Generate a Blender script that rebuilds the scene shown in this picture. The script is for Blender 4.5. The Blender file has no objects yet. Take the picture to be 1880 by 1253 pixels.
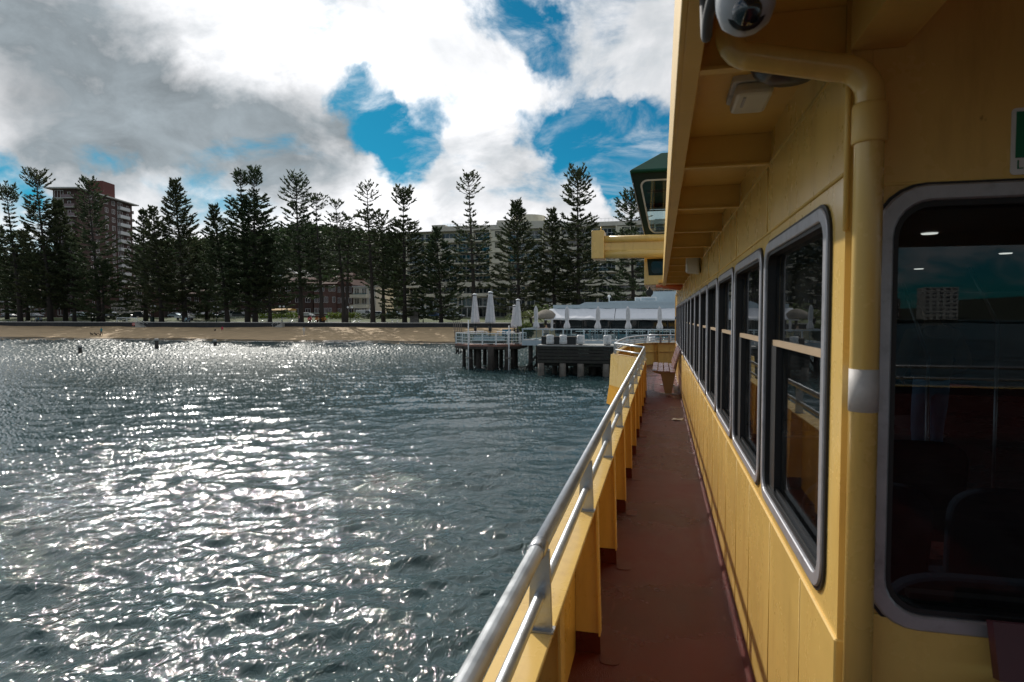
import bpy, bmesh, math, random
import numpy as np
from mathutils import Vector, Matrix
from mathutils.geometry import tessellate_polygon
R = math.radians
random.seed(7); rng = np.random.default_rng(11)
scene = bpy.context.scene
COL = scene.collection

# ------------------------------------------------------------------ camera
EYE = 4.6                      # eye height above the water, metres
F = 1137.0                     # focal length in photograph pixels (width 1880)
TH = R(13.5); CT, ST = math.cos(TH), math.sin(TH)
PITCH = R(2.25); HOR = 582.0
cam_d = bpy.data.cameras.new('camera'); cam = bpy.data.objects.new('camera', cam_d); COL.objects.link(cam)
cam.location = (0, 0, EYE)
cam.rotation_euler = (R(90) - PITCH, 0, TH)
cam_d.sensor_width = 36; cam_d.lens = 36 * F / 1880
cam_d.clip_start = 0.05; cam_d.clip_end = 6000
cam_d.dof.use_dof = True; cam_d.dof.focus_distance = 9.0; cam_d.dof.aperture_fstop = 7.0
scene.camera = cam

# ------------------------------------------------------------------ sun, sky, exposure
SUN_AZ = R(39)                 # left of the ship's axis (+Y)
SUN_EL = R(34.5)
sd = Vector((-math.sin(SUN_AZ) * math.cos(SUN_EL), math.cos(SUN_AZ) * math.cos(SUN_EL), math.sin(SUN_EL)))
sun_d = bpy.data.lights.new('sun', 'SUN'); sun_d.energy = 2.5; sun_d.angle = R(0.8); sun_d.color = (1.0, 0.95, 0.87)
sun = bpy.data.objects.new('sun', sun_d); COL.objects.link(sun)
sun.rotation_euler = sd.to_track_quat('Z', 'Y').to_euler()
vs = scene.view_settings
vs.view_transform = 'Standard'; vs.look = 'None'; vs.gamma = 1.0; vs.use_curve_mapping = False; vs.exposure = 0.50

def pixdir(px, py):
    v = Vector(((px - 940) / F, (626.5 - py) / F, -1.0)).normalized()
    return cam.rotation_euler.to_matrix() @ v

world = bpy.data.worlds.new('World'); scene.world = world; world.use_nodes = True
def build_sky():
    nt = world.node_tree; nt.nodes.clear(); N = nt.nodes.new; L = nt.links.new
    def val(op, a, b=None, c=None, clamp=False):
        n = N('ShaderNodeMath'); n.operation = op; n.use_clamp = clamp
        for i, v in enumerate((a, b, c)):
            if v is None: continue
            if isinstance(v, (int, float)): n.inputs[i].default_value = v
            else: L(v, n.inputs[i])
        return n.outputs[0]
    def smooth(x, a, b, lo=0.0, hi=1.0):
        n = N('ShaderNodeMapRange'); n.interpolation_type = 'SMOOTHSTEP'
        L(x, n.inputs[0]); n.inputs[1].default_value = a; n.inputs[2].default_value = b
        n.inputs[3].default_value = lo; n.inputs[4].default_value = hi
        return n.outputs[0]
    def noise(vec, scale, detail, rough, dist=0.0):
        n = N('ShaderNodeTexNoise'); L(vec, n.inputs['Vector'])
        n.inputs['Scale'].default_value = scale; n.inputs['Detail'].default_value = detail
        n.inputs['Roughness'].default_value = rough; n.inputs['Distortion'].default_value = dist
        return n
    def vmath(op, a, b):
        n = N('ShaderNodeVectorMath'); n.operation = op
        for i, v in enumerate((a, b)):
            if isinstance(v, (tuple, list, Vector)): n.inputs[i].default_value = tuple(v)
            elif isinstance(v, (int, float)): n.inputs[i].default_value = (v, v, v)
            else: L(v, n.inputs[i])
        return n
    out = N('ShaderNodeOutputWorld'); bg = N('ShaderNodeBackground'); bg.inputs['Strength'].default_value = 0.1
    L(bg.outputs[0], out.inputs[0])
    sky = N('ShaderNodeTexSky'); sky.sky_type = 'NISHITA'; sky.sun_disc = False
    sky.sun_elevation = SUN_EL; sky.sun_rotation = -SUN_AZ
    sky.air_density = 1.0; sky.dust_density = 0.3; sky.ozone_density = 2.0
    tc = N('ShaderNodeTexCoord'); d = tc.outputs['Generated']
    sp = N('ShaderNodeSeparateXYZ'); L(d, sp.inputs[0])
    zc = val('ADD', val('MAXIMUM', sp.outputs[2], 0.0), 0.42)
    cb = N('ShaderNodeCombineXYZ'); L(val('DIVIDE', sp.outputs[0], zc), cb.inputs[0]); L(val('DIVIDE', sp.outputs[1], zc), cb.inputs[1])
    p = cb.outputs[0]
    wn = noise(d, 5.0, 6, 0.6)
    dw = vmath('ADD', d, vmath('MULTIPLY', vmath('SUBTRACT', wn.outputs['Color'], 0.5).outputs[0], 0.20).outputs[0])
    dw = vmath('NORMALIZE', dw.outputs[0], 0.0).outputs[0]
    def blob(px, py, r0, r1, amp):
        c = pixdir(px, py)
        dt = vmath('DOT_PRODUCT', dw, c).outputs['Value']
        return val('MULTIPLY', smooth(dt, math.cos(R(r1)), math.cos(R(r0))), amp)
    def total(lst):
        s = lst[0]
        for x in lst[1:]: s = val('ADD', s, x)
        return s
    n1 = noise(p, 2.3, 11, 0.60, 0.35).outputs[0]
    holes = total([blob(px, py, 0.0, r1 * (1.28 if amp > 0 else 1), amp) for px, py, r0, r1, amp in HOLES])
    back = smooth(vmath('DOT_PRODUCT', d, pixdir(940, 400)).outputs['Value'], 0.45, -0.25, 0.0, 0.15)   # clearer sky astern, as the window reflections show
    dens = val('ADD', val('MULTIPLY_ADD', n1, 2.0, -0.50), val('SUBTRACT', val('SUBTRACT', 0.22, holes), back))
    cov = smooth(dens, 0.38, 0.74)
    wv_ = vmath('MULTIPLY', vmath('ADD', p, (1.3, 5.2, 0.0)).outputs[0], (1.0, 1.3, 1.0))
    wisp = smooth(noise(wv_.outputs[0], 4.5, 8, 0.62, 0.6).outputs[0], 0.48, 0.78, 0.0, 0.75)
    cov = val('MAXIMUM', cov, wisp)
    n2 = noise(vmath('ADD', p, (3.1, 1.7, 0.4)).outputs[0], 2.6, 8, 0.58, 0.5).outputs[0]
    n3 = noise(vmath('ADD', p, (8.1, 2.7, 0.4)).outputs[0], 7.0, 7, 0.6, 0.4).outputs[0]
    grey = total([blob(*b) for b in GREYS])
    shade = val('ADD', val('MULTIPLY', smooth(n2, 0.40, 0.70), 0.62), grey)
    shade = val('ADD', shade, val('MULTIPLY', val('SUBTRACT', n3, 0.47), 0.9))
    shade = val('MINIMUM', val('MAXIMUM', shade, 0.0), 1.0)
    sdot = vmath('DOT_PRODUCT', d, sd).outputs['Value']
    glow = smooth(sdot, 0.70, 1.0, 0.0, 3.6)
    wv = val('ADD', CLOUD_WHITE, glow)
    white = N('ShaderNodeCombineXYZ'); L(wv, white.inputs[0]); L(wv, white.inputs[1]); L(val('MULTIPLY', wv, 1.02), white.inputs[2])
    mc = N('ShaderNodeMix'); mc.data_type = 'RGBA'
    gv = vmath('MULTIPLY', (CLOUD_GREY[0], CLOUD_GREY[1], CLOUD_GREY[2]), 1.0); gm = vmath('SCALE', gv.outputs[0], 0.0); L(val('MULTIPLY_ADD', val('ADD', n3, n2), 1.5, -0.5), gm.inputs['Scale'])
    L(shade, mc.inputs[0]); L(white.outputs[0], mc.inputs[6]); L(gm.outputs[0], mc.inputs[7])
    tint = vmath('MULTIPLY', sky.outputs[0], SKY_TINT)
    mx = N('ShaderNodeMix'); mx.data_type = 'RGBA'
    L(cov, mx.inputs[0]); L(tint.outputs[0], mx.inputs[6]); L(mc.outputs[2], mx.inputs[7])
    L(mx.outputs[2], bg.inputs[0])
SKY_TINT = (0.03, 0.32, 0.40)
CLOUD_WHITE = 6.0
CLOUD_GREY = (2.0, 2.3, 2.5)
#        px    py    inner outer amount   (holes of blue in the cloud)
HOLES = [(800, 195, .3, 2.0, .12), (655, 228, 1.0, 3.3, .46), (735, 278, 0.3, 3.6, .40), (1090, 258, 1.5, 3.9, .46), (1180, 262, 1.0, 4.2, .46), (985, 225, 0.3, 2.6, .30), (935, 40, 0.3, 2.6, .24), (990, 75, .3, 2.6, .26),
         (205, 272, 0.3, 2.4, .26), (190, 170, 2, 9, -.25), (380, 120, 2, 9, -.2), (15, 345, 0.3, 2.8, .22), (1150, 325, 0.5, 2.6, .34), (1110, 20, 0.3, 2.4, .10)]
GREYS = [(-110, 60, 4, 17, .30), (60, 150, 1, 12, .20), (230, 195, 1, 9, .26), (400, 236, .5, 8, .40), (540, 262, .5, 6.5, .50), (840, 120, .5, 4.5, .22), (620, 262, 0.3, 3.0, .25),
         (120, 20, 1, 9, .14), (650, 8, .5, 3, .2), (980, 340, 1, 5, .2)]
build_sky()

# ------------------------------------------------------------------ materials
def mat(name, col, rough=0.6, metal=0.0, var=0.12, vscale=4.0, bump=0.0, bscale=30.0, coat=0.0, stain=None, stain_amt=0.0, stain_scale=2.0, spec=0.5, rvar=0.0, stretch=None, specks=None):
    m = bpy.data.materials.new(name); m.use_nodes = True
    nt = m.node_tree; N = nt.nodes.new; L = nt.links.new
    b = nt.nodes['Principled BSDF']
    b.inputs['Roughness'].default_value = rough; b.inputs['Metallic'].default_value = metal
    b.inputs['Specular IOR Level'].default_value = spec
    if coat: b.inputs['Coat Weight'].default_value = coat; b.inputs['Coat Roughness'].default_value = 0.12
    tc = N('ShaderNodeTexCoord')
    n = N('ShaderNodeTexNoise'); n.inputs['Scale'].default_value = vscale; n.inputs['Detail'].default_value = 6
    n.inputs['Roughness'].default_value = 0.65
    L(tc.outputs['Object'], n.inputs['Vector'])
    mx = N('ShaderNodeMix'); mx.data_type = 'RGBA'
    mx.inputs[6].default_value = tuple(max(0, c * (1 - var)) for c in col) + (1,)
    mx.inputs[7].default_value = tuple(min(1, c * (1 + var)) for c in col) + (1,)
    mr = N('ShaderNodeMapRange'); L(n.outputs[0], mr.inputs[0]); mr.inputs[1].default_value = 0.3; mr.inputs[2].default_value = 0.7
    L(mr.outputs[0], mx.inputs[0]); c = mx.outputs[2]
    if stain:
        s = N('ShaderNodeTexNoise'); s.inputs['Scale'].default_value = stain_scale; s.inputs['Detail'].default_value = 8; s.inputs['Roughness'].default_value = 0.7
        if stretch:
            mpn = N('ShaderNodeMapping'); mpn.inputs['Scale'].default_value = stretch; L(tc.outputs['Object'], mpn.inputs[0]); L(mpn.outputs[0], s.inputs['Vector'])
        else: L(tc.outputs['Object'], s.inputs['Vector'])
        r = N('ShaderNodeMapRange'); L(s.outputs[0], r.inputs[0]); r.inputs[1].default_value = 0.52; r.inputs[2].default_value = 0.72; r.inputs[4].default_value = stain_amt
        m2 = N('ShaderNodeMix'); m2.data_type = 'RGBA'; L(r.outputs[0], m2.inputs[0]); L(c, m2.inputs[6]); m2.inputs[7].default_value = tuple(stain) + (1,)
        c = m2.outputs[2]
    if specks:      # little rust bleeds and chips
        s = N('ShaderNodeTexNoise'); s.inputs['Scale'].default_value = specks[0]; s.inputs['Detail'].default_value = 9; s.inputs['Roughness'].default_value = .7
        mpn = N('ShaderNodeMapping'); mpn.inputs['Scale'].default_value = specks[1]; L(tc.outputs['Object'], mpn.inputs[0]); L(mpn.outputs[0], s.inputs['Vector'])
        r = N('ShaderNodeMapRange'); L(s.outputs[0], r.inputs[0]); r.inputs[1].default_value = specks[2]; r.inputs[2].default_value = specks[2] + .06; r.inputs[4].default_value = specks[4]
        m2 = N('ShaderNodeMix'); m2.data_type = 'RGBA'; L(r.outputs[0], m2.inputs[0]); L(c, m2.inputs[6]); m2.inputs[7].default_value = tuple(specks[3]) + (1,)
        c = m2.outputs[2]
    L(c, b.inputs['Base Color'])
    if rvar:
        rr = N('ShaderNodeMapRange'); L(n.outputs[0], rr.inputs[0]); rr.inputs[1].default_value = 0.3; rr.inputs[2].default_value = 0.7
        rr.inputs[3].default_value = max(0.02, rough - rvar); rr.inputs[4].default_value = min(1, rough + rvar); L(rr.outputs[0], b.inputs['Roughness'])
    if bump:
        bn = N('ShaderNodeTexNoise'); bn.inputs['Scale'].default_value = bscale; bn.inputs['Detail'].default_value = 4
        L(tc.outputs['Object'], bn.inputs['Vector'])
        bp = N('ShaderNodeBump'); bp.inputs['Strength'].default_value = bump; bp.inputs['Distance'].default_value = 0.02
        L(bn.outputs[0], bp.inputs['Height']); L(bp.outputs[0], b.inputs['Normal'])
    return m
def glass(name, tint, refl=1.0, rough=0.0, dirt=0.0):
    m = bpy.data.materials.new(name); m.use_nodes = True
    nt = m.node_tree; nt.nodes.clear(); N = nt.nodes.new; L = nt.links.new
    o = N('ShaderNodeOutputMaterial'); t = N('ShaderNodeBsdfTransparent'); t.inputs[0].default_value = tuple(tint) + (1,)
    g = N('ShaderNodeBsdfGlossy'); g.inputs['Roughness'].default_value = rough
    lw = N('ShaderNodeLayerWeight'); lw.inputs[0].default_value = 0.5
    pw = N('ShaderNodeMath'); pw.operation = 'POWER'; L(lw.outputs['Facing'], pw.inputs[0]); pw.inputs[1].default_value = 5
    ma = N('ShaderNodeMath'); ma.operation = 'MULTIPLY_ADD'; L(pw.outputs[0], ma.inputs[0]); ma.inputs[1].default_value = 0.95 * refl; ma.inputs[2].default_value = 0.045 * refl
    s = N('ShaderNodeMixShader'); L(ma.outputs[0], s.inputs[0]); L(t.outputs[0], s.inputs[1]); L(g.outputs[0], s.inputs[2]); L(s.outputs[0], o.inputs[0])
    if dirt:        # dried salt and smears
        tc = N('ShaderNodeTexCoord'); n = N('ShaderNodeTexNoise'); n.inputs['Scale'].default_value = 5; n.inputs['Detail'].default_value = 9; n.inputs['Roughness'].default_value = .72; n.inputs['Distortion'].default_value = .8
        L(tc.outputs['Object'], n.inputs['Vector']); r = N('ShaderNodeMapRange'); L(n.outputs[0], r.inputs[0]); r.inputs[1].default_value = .45; r.inputs[2].default_value = .75; r.inputs[3].default_value = dirt * .15; r.inputs[4].default_value = dirt
        d = N('ShaderNodeBsdfDiffuse'); d.inputs[0].default_value = (.6, .62, .62, 1); s2 = N('ShaderNodeMixShader'); L(r.outputs[0], s2.inputs[0]); L(s.outputs[0], s2.inputs[1]); L(d.outputs[0], s2.inputs[2]); L(s2.outputs[0], o.inputs[0])
    return m
def emit(name, col, st):
    m = bpy.data.materials.new(name); m.use_nodes = True; b = m.node_tree.nodes['Principled BSDF']
    b.inputs['Base Color'].default_value = tuple(col) + (1,); b.inputs['Emission Color'].default_value = tuple(col) + (1,); b.inputs['Emission Strength'].default_value = st
    return m
M = {}
YEL = (0.76, 0.505, 0.15)
M['yellow'] = mat('yellow_paint', YEL, 0.27, var=0.05, vscale=1.5, bump=0.10, bscale=4, coat=.25, stain=(0.36, 0.17, 0.045), stain_amt=0.34, stain_scale=7, rvar=.06, stretch=(1, 1, .16), specks=(16, (1, 1, .45), .68, (.14, .05, .016), .8))
M['yellow_rib'] = mat('yellow_paint_ribs', (0.76, 0.49, 0.135), 0.42, var=0.08, vscale=3, bump=0.08, bscale=40)
M['orange'] = mat('orange_yellow_band', (0.72, 0.33, 0.004), 0.4, var=0.05)
M['deck'] = mat('maroon_deck_paint', (0.100, 0.0105, 0.0065), 0.30, var=0.28, vscale=1.1, bump=0.5, bscale=260, stain=(0.045, 0.010, 0.007), stain_amt=0.8, stain_scale=1.3, rvar=.14, spec=.3, specks=(6, (2.5, .7, 1), .60, (.20, .075, .055), .45))
M['alu'] = mat('weathered_aluminium', (0.42, 0.43, 0.45), 0.38, 1.0, var=0.15, vscale=9, bump=0.08, bscale=60, rvar=.08)
M['steel'] = mat('satin_rail_steel', (0.50, 0.52, 0.54), 0.42, 0.85, var=0.10, vscale=14, bump=0.06, bscale=90, rvar=.08)
M['frame'] = mat('grey_window_frame', (0.42, 0.42, 0.45), 0.42, 0.5, var=0.12, vscale=12, stain=(0.15, 0.14, 0.13), stain_amt=.5, stain_scale=14)
M['rubber'] = mat('black_rubber', (0.012, 0.012, 0.014), 0.5)
M['black'] = mat('black_plastic', (0.01, 0.01, 0.011), 0.3)
M['pane'] = glass('tinted_cabin_glass', (0.60, 0.64, 0.66), 0.62, dirt=.018)
M['clear'] = glass('clear_glass', (0.80, 0.86, 0.86), 1.0)
M['teal_glass'] = glass('teal_balustrade_glass', (0.64, 0.73, 0.75), 0.8)
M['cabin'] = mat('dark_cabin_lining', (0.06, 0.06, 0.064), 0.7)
M['seat'] = mat('navy_seat_fabric', (0.008, 0.013, 0.022), 0.9, spec=.15)
M['white'] = mat('white_paint', (0.74, 0.75, 0.75), 0.45, var=0.06)
M['white_dirty'] = mat('scuffed_white_paint', (0.62, 0.62, 0.62), 0.5, var=0.1, stain=(0.08, 0.075, 0.07), stain_amt=0.7, stain_scale=9)
M['canvas'] = mat('off_white_canvas', (0.56, 0.55, 0.56), 0.85, var=0.12, bump=0.2, bscale=40)
M['awning'] = mat('white_awning_cloth', (0.70, 0.71, 0.74), 0.8, var=0.04)
M['bluegrey'] = mat('pale_blue_grey_paint', (0.42, 0.49, 0.53), 0.5, var=0.06)
M['green'] = mat('dark_green_canvas', (0.010, 0.055, 0.036), 0.7, var=0.15, spec=.12)
M['dkgreen'] = mat('black_green_paint', (0.006, 0.018, 0.014), 0.4, spec=.2)
M['signgreen'] = mat('sign_green', (0.0, 0.16, 0.075), 0.5)
M['timber'] = mat('dark_wet_timber', (0.026, 0.022, 0.018), 0.75, var=0.4, vscale=3, bump=0.6, bscale=12, stain=(0.07, 0.09, 0.05), stain_amt=0.5, stain_scale=2.5)
M['pile'] = mat('weathered_pile_wood', (0.046, 0.037, 0.030), 0.8, var=0.4, vscale=4, bump=0.6, bscale=10, stain=(0.02, 0.02, 0.018), stain_amt=.8, stain_scale=1.5)
M['pilepale'] = mat('pale_pile_wood', (0.15, 0.13, 0.11), 0.8, var=0.4, vscale=4, bump=0.5, bscale=10, stain=(0.03, 0.03, 0.025), stain_amt=.8, stain_scale=2)
M['deckwood'] = mat('reddish_deck_boards', (0.20, 0.10, 0.075), 0.7, var=0.25, vscale=6)
M['concrete'] = mat('pale_concrete', (0.36, 0.35, 0.33), 0.8, var=0.2, vscale=2, bump=.2)
M['bench'] = mat('purple_brown_slats', (0.24, 0.145, 0.15), 0.24, var=0.15, vscale=8, rvar=.08)
M['benchleg'] = mat('beige_bench_frame', (0.42, 0.31, 0.20), 0.45, var=0.06)
M['maroonbox'] = mat('maroon_panel', (0.07, 0.012, 0.018), 0.45)
M['tape'] = mat('worn_white_tape', (0.50, 0.47, 0.45), 0.6, var=.12, vscale=30)
M['housing'] = mat('grey_white_plastic', (0.42, 0.43, 0.45), 0.35, var=.06)
M['paper'] = mat('white_paper', (0.75, 0.75, 0.74), 0.7)
M['lens'] = mat('smoked_dome_lens', (0.012, 0.018, 0.024), 0.05, coat=1.0)
M['lamp_lens'] = mat('translucent_lamp_lens', (0.62, 0.58, 0.48), 0.35)
M['lamp_on'] = emit('lit_ceiling_lamp', (1, 0.93, 0.82), 1.2)
M['hull'] = mat('dark_green_hull', (0.012, 0.05, 0.035), 0.4)
M['orangegear'] = mat('orange_red_gear', (0.55, 0.12, 0.03), 0.5)

# ------------------------------------------------------------------ mesh helpers
ORG = {}
def tag(o, label=None, cat=None, group=None, kind=None):
    if label: o['label'] = label
    if cat: o['category'] = cat
    if group: o['group'] = group
    if kind: o['kind'] = kind
    return o
def thing(name, label, cat, loc=(0, 0, 0), group=None, rz=0.0):
    o = bpy.data.objects.new(name, None); COL.objects.link(o); o.location = loc; o.rotation_euler = (0, 0, rz)
    o.empty_display_size = 0.2
    ORG[o.name] = Vector(loc)
    return tag(o, label, cat, group)
def root_org(o):
    while o is not None:
        if o.name in ORG: return ORG[o.name]
        o = o.parent
    return Vector((0, 0, 0))
def mesh_obj(name, me, parent=None):
    o = bpy.data.objects.new(name, me); COL.objects.link(o)
    if parent: o.parent = parent
    return o
def copy_tree(o, parent=None):
    c = o.copy(); COL.objects.link(c)
    if parent is not None: c.parent = parent
    for ch in [x for x in o.children]: copy_tree(ch, c)
    return c
def place(o, loc, rz=0.0, label=None, group=None, scale=None):
    o.location = loc; o.rotation_euler = (0, 0, rz)
    if scale: o.scale = scale if not isinstance(scale, float) else (scale,) * 3
    if label: o['label'] = label
    if group: o['group'] = group
    return o
class MB:
    def __init__(s): s.v = []; s.f = []; s.m = []; s.sm = []
    def add(s, vs, fs, mi=0, smooth=False):
        n = len(s.v); s.v += [tuple(v) for v in vs]
        for f in fs: s.f.append(tuple(i + n for i in f)); s.m.append(mi); s.sm.append(smooth)
        return s
    def box(s, x0, x1, y0, y1, z0, z1, mi=0):
        vs = [(x0, y0, z0), (x1, y0, z0), (x1, y1, z0), (x0, y1, z0), (x0, y0, z1), (x1, y0, z1), (x1, y1, z1), (x0, y1, z1)]
        return s.add(vs, [(3, 2, 1, 0), (4, 5, 6, 7), (0, 1, 5, 4), (1, 2, 6, 5), (2, 3, 7, 6), (3, 0, 4, 7)], mi)
    def bar(s, a, b, w, h, mi=0, up=(0, 0, 1)):
        a = Vector(a); b = Vector(b); d = (b - a).normalized(); u = Vector(up)
        if abs(d.dot(u)) > 0.98: u = Vector((0, 1, 0))
        sx = d.cross(u).normalized(); u = sx.cross(d).normalized()
        vs = []
        for p in (a, b):
            for i, j in ((-1, -1), (1, -1), (1, 1), (-1, 1)): vs.append(p + sx * (w / 2 * i) + u * (h / 2 * j))
        return s.add(vs, [(0, 1, 2, 3), (7, 6, 5, 4), (0, 4, 5, 1), (1, 5, 6, 2), (2, 6, 7, 3), (3, 7, 4, 0)], mi)
    def tube(s, pts, r, n=10, caps=True, mi=0, smooth=True):
        pts = [Vector(p) for p in pts]; k = len(pts)
        rs = r if isinstance(r, (list, tuple)) else [r] * k
        vs = []; prev = None
        for i, p in enumerate(pts):
            t = (pts[min(i + 1, k - 1)] - pts[max(i - 1, 0)]).normalized()
            if prev is None:
                a = Vector((0, 0, 1)) if abs(t.z) < 0.9 else Vector((0, 1, 0))
                u = t.cross(a).normalized()
            else:
                u = (prev - t * prev.dot(t)).normalized()
            prev = u; w = t.cross(u)
            for j in range(n):
                q = 2 * math.pi * j / n
                vs.append(p + (u * math.cos(q) + w * math.sin(q)) * rs[i])
        fs = []
        for i in range(k - 1):
            for j in range(n):
                a = i * n + j; b = i * n + (j + 1) % n
                fs.append((a, b, b + n, a + n))
        s.add(vs, fs, mi, smooth)
        if caps:
            n0 = len(s.v) - len(vs)
            s.f.append(tuple(n0 + j for j in reversed(range(n)))); s.m.append(mi); s.sm.append(False)
            s.f.append(tuple(n0 + (k - 1) * n + j for j in range(n))); s.m.append(mi); s.sm.append(False)
        return s
    def lathe(s, prof, c=(0, 0, 0), n=16, mi=0, smooth=True, pleat=0.0, np_=8):
        vs = []; fs = []
        for r, z in prof:
            for j in range(n):
                q = 2 * math.pi * j / n
                rr = r * (1 + pleat * math.cos(np_ * q))
                vs.append((c[0] + rr * math.cos(q), c[1] + rr * math.sin(q), c[2] + z))
        for i in range(len(prof) - 1):
            for j in range(n):
                a = i * n + j; b = i * n + (j + 1) % n
                fs.append((a, b, b + n, a + n))
        s.add(vs, fs, mi, smooth)
        n0 = len(s.v) - len(vs)
        if prof[0][0] > 1e-4: s.f.append(tuple(n0 + j for j in reversed(range(n)))); s.m.append(mi); s.sm.append(False)
        if prof[-1][0] > 1e-4: s.f.append(tuple(n0 + (len(prof) - 1) * n + j for j in range(n))); s.m.append(mi); s.sm.append(False)
        return s
    def prism(s, poly, f, d0, d1, mi=0):
        """poly: list of (a,b) counter-clockwise; f(a,b,d)->xyz"""
        n = len(poly)
        vs = [f(a, b, d0) for a, b in poly] + [f(a, b, d1) for a, b in poly]
        fs = [tuple(reversed(range(n))), tuple(range(n, 2 * n))] + [(i, (i + 1) % n, n + (i + 1) % n, n + i) for i in range(n)]
        return s.add(vs, fs, mi)
    def ring(s, o, i_, f, d0, d1, mi=0):
        n = len(o)
        vs = [f(a, b, d0) for a, b in o] + [f(a, b, d0) for a, b in i_] + [f(a, b, d1) for a, b in o] + [f(a, b, d1) for a, b in i_]
        fs = []
        for k in range(n):
            l = (k + 1) % n
            fs += [(k, l, n + l, n + k), (2 * n + l, 2 * n + k, 3 * n + k, 3 * n + l), (k, 2 * n + k, 2 * n + l, l), (n + l, 3 * n + l, 3 * n + k, n + k)]
        return s.add(vs, fs, mi)
    def plate(s, outer, holes, f, d0, d1, mi=0):
        """flat plate with openings, thickness d0..d1"""
        loops = [outer] + holes
        pts = [p for l in loops for p in l]
        tris = tessellate_polygon([[Vector((a, b, 0)) for a, b in l] for l in loops])
        n = len(pts)
        vs = [f(a, b, d0) for a, b in pts] + [f(a, b, d1) for a, b in pts]
        fs = [tuple(t) for t in tris] + [tuple(i + n for i in reversed(t)) for t in tris]
        k0 = 0
        for l in loops:
            m = len(l)
            for k in range(m):
                a = k0 + k; b = k0 + (k + 1) % m
                fs.append((a, b, b + n, a + n))
            k0 += m
        return s.add(vs, fs, mi)
    def build(s, name, mats, parent=None, bevel=0.0, fix=True, label=None, kind=None, seg=1):
        org = root_org(parent) if parent is not None else Vector((0, 0, 0))
        me = bpy.data.meshes.new(name)
        me.from_pydata([(x - org.x, y - org.y, z - org.z) for x, y, z in s.v], [], s.f)
        for m in (mats if isinstance(mats, (list, tuple)) else [mats]): me.materials.append(m)
        me.polygons.foreach_set('material_index', s.m); me.polygons.foreach_set('use_smooth', s.sm)
        if fix:
            bm = bmesh.new(); bm.from_mesh(me); bmesh.ops.recalc_face_normals(bm, faces=bm.faces); bm.to_mesh(me); bm.free()
        me.update()
        o = mesh_obj(name, me, parent)
        if bevel:
            b = o.modifiers.new('edge', 'BEVEL'); b.width = bevel; b.segments = seg; b.limit_method = 'ANGLE'; b.angle_limit = R(40)
        if label: o['label'] = label
        if kind: o['kind'] = kind
        return o
def solo(mb, name, mats, label, cat, loc, group=None, bevel=0.0):
    """a thing that is one mesh, its origin at its base"""
    ORG['_t'] = Vector(loc)
    class P: pass
    org = Vector(loc)
    mb.v = [(x - org.x, y - org.y, z - org.z) for x, y, z in mb.v]
    o = mb.build(name, mats, None, bevel); o.location = loc
    ORG[o.name] = org
    return tag(o, label, cat, group)
def rrect(a0, a1, b0, b1, r, n=6):
    p = []
    for ca, cb, q0 in ((a1 - r, b0 + r, -90), (a1 - r, b1 - r, 0), (a0 + r, b1 - r, 90), (a0 + r, b0 + r, 180)):
        for k in range(n + 1):
            q = R(q0 + 90 * k / n); p.append((ca + r * math.cos(q), cb + r * math.sin(q)))
    return p
def np_quads(name, V, mats, parent=None, org=(0, 0, 0), smooth=False, mi=None):
    """V: (n,4,3) array of loose quads"""
    n = len(V); V = (np.asarray(V, np.float32) - np.asarray(org, np.float32)).reshape(-1, 3)
    me = bpy.data.meshes.new(name); me.vertices.add(n * 4); me.vertices.foreach_set('co', V.ravel())
    me.loops.add(n * 4); me.loops.foreach_set('vertex_index', np.arange(n * 4, dtype=np.int32))
    me.polygons.add(n); me.polygons.foreach_set('loop_start', np.arange(0, n * 4, 4, dtype=np.int32))
    me.polygons.foreach_set('loop_total', np.full(n, 4, np.int32))
    if mi is not None: me.polygons.foreach_set('material_index', np.asarray(mi, np.int32))
    for m in (mats if isinstance(mats, (list, tuple)) else [mats]): me.materials.append(m)
    me.update(calc_edges=True)
    return mesh_obj(name, me, parent)
def grid_mesh(name, P, mats, smooth=True, parent=None, wrap=False):
    """P: (rows, cols, 3)"""
    r, c = P.shape[:2]
    me = bpy.data.meshes.new(name); me.vertices.add(r * c); me.vertices.foreach_set('co', P.astype(np.float32).ravel())
    cc = c if wrap else c - 1
    i, j = np.meshgrid(np.arange(r - 1), np.arange(cc), indexing='ij')
    j2 = (j + 1) % c
    q = np.stack([i * c + j, i * c + j2, (i + 1) * c + j2, (i + 1) * c + j], -1).reshape(-1, 4).astype(np.int32)
    n = len(q); me.loops.add(n * 4); me.loops.foreach_set('vertex_index', q.ravel())
    me.polygons.add(n); me.polygons.foreach_set('loop_start', np.arange(0, n * 4, 4, dtype=np.int32)); me.polygons.foreach_set('loop_total', np.full(n, 4, np.int32))
    me.polygons.foreach_set('use_smooth', np.full(n, smooth))
    for m in (mats if isinstance(mats, (list, tuple)) else [mats]): me.materials.append(m)
    me.update(calc_edges=True)
    return mesh_obj(name, me, parent)
# photograph pixel -> place in the world on a plane Y = const
def gx(px, Y):
    t = (px - 940) / F
    return Y * (t * CT - ST) / (CT + t * ST)
def depth(X, Y): return Y * CT - X * ST
def gz(py, X, Y): return EYE + (HOR - py) * depth(X, Y) / F
def pt(px, py, Y):
    X = gx(px, Y); return Vector((X, Y, gz(py, X, Y)))
scene.render.engine = "CYCLES"; scene.cycles.use_denoising = True; scene.cycles.denoiser = 'OPENIMAGEDENOISE'; scene.cycles.denoising_input_passes = 'RGB_ALBEDO_NORMAL'; scene.cycles.denoising_prefilter = 'ACCURATE'
scene.render.engine = "CYCLES"; scene.cycles.use_adaptive_sampling = False
scene.render.engine = "CYCLES"; scene.cycles.sample_clamp_indirect = 4.0

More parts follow.
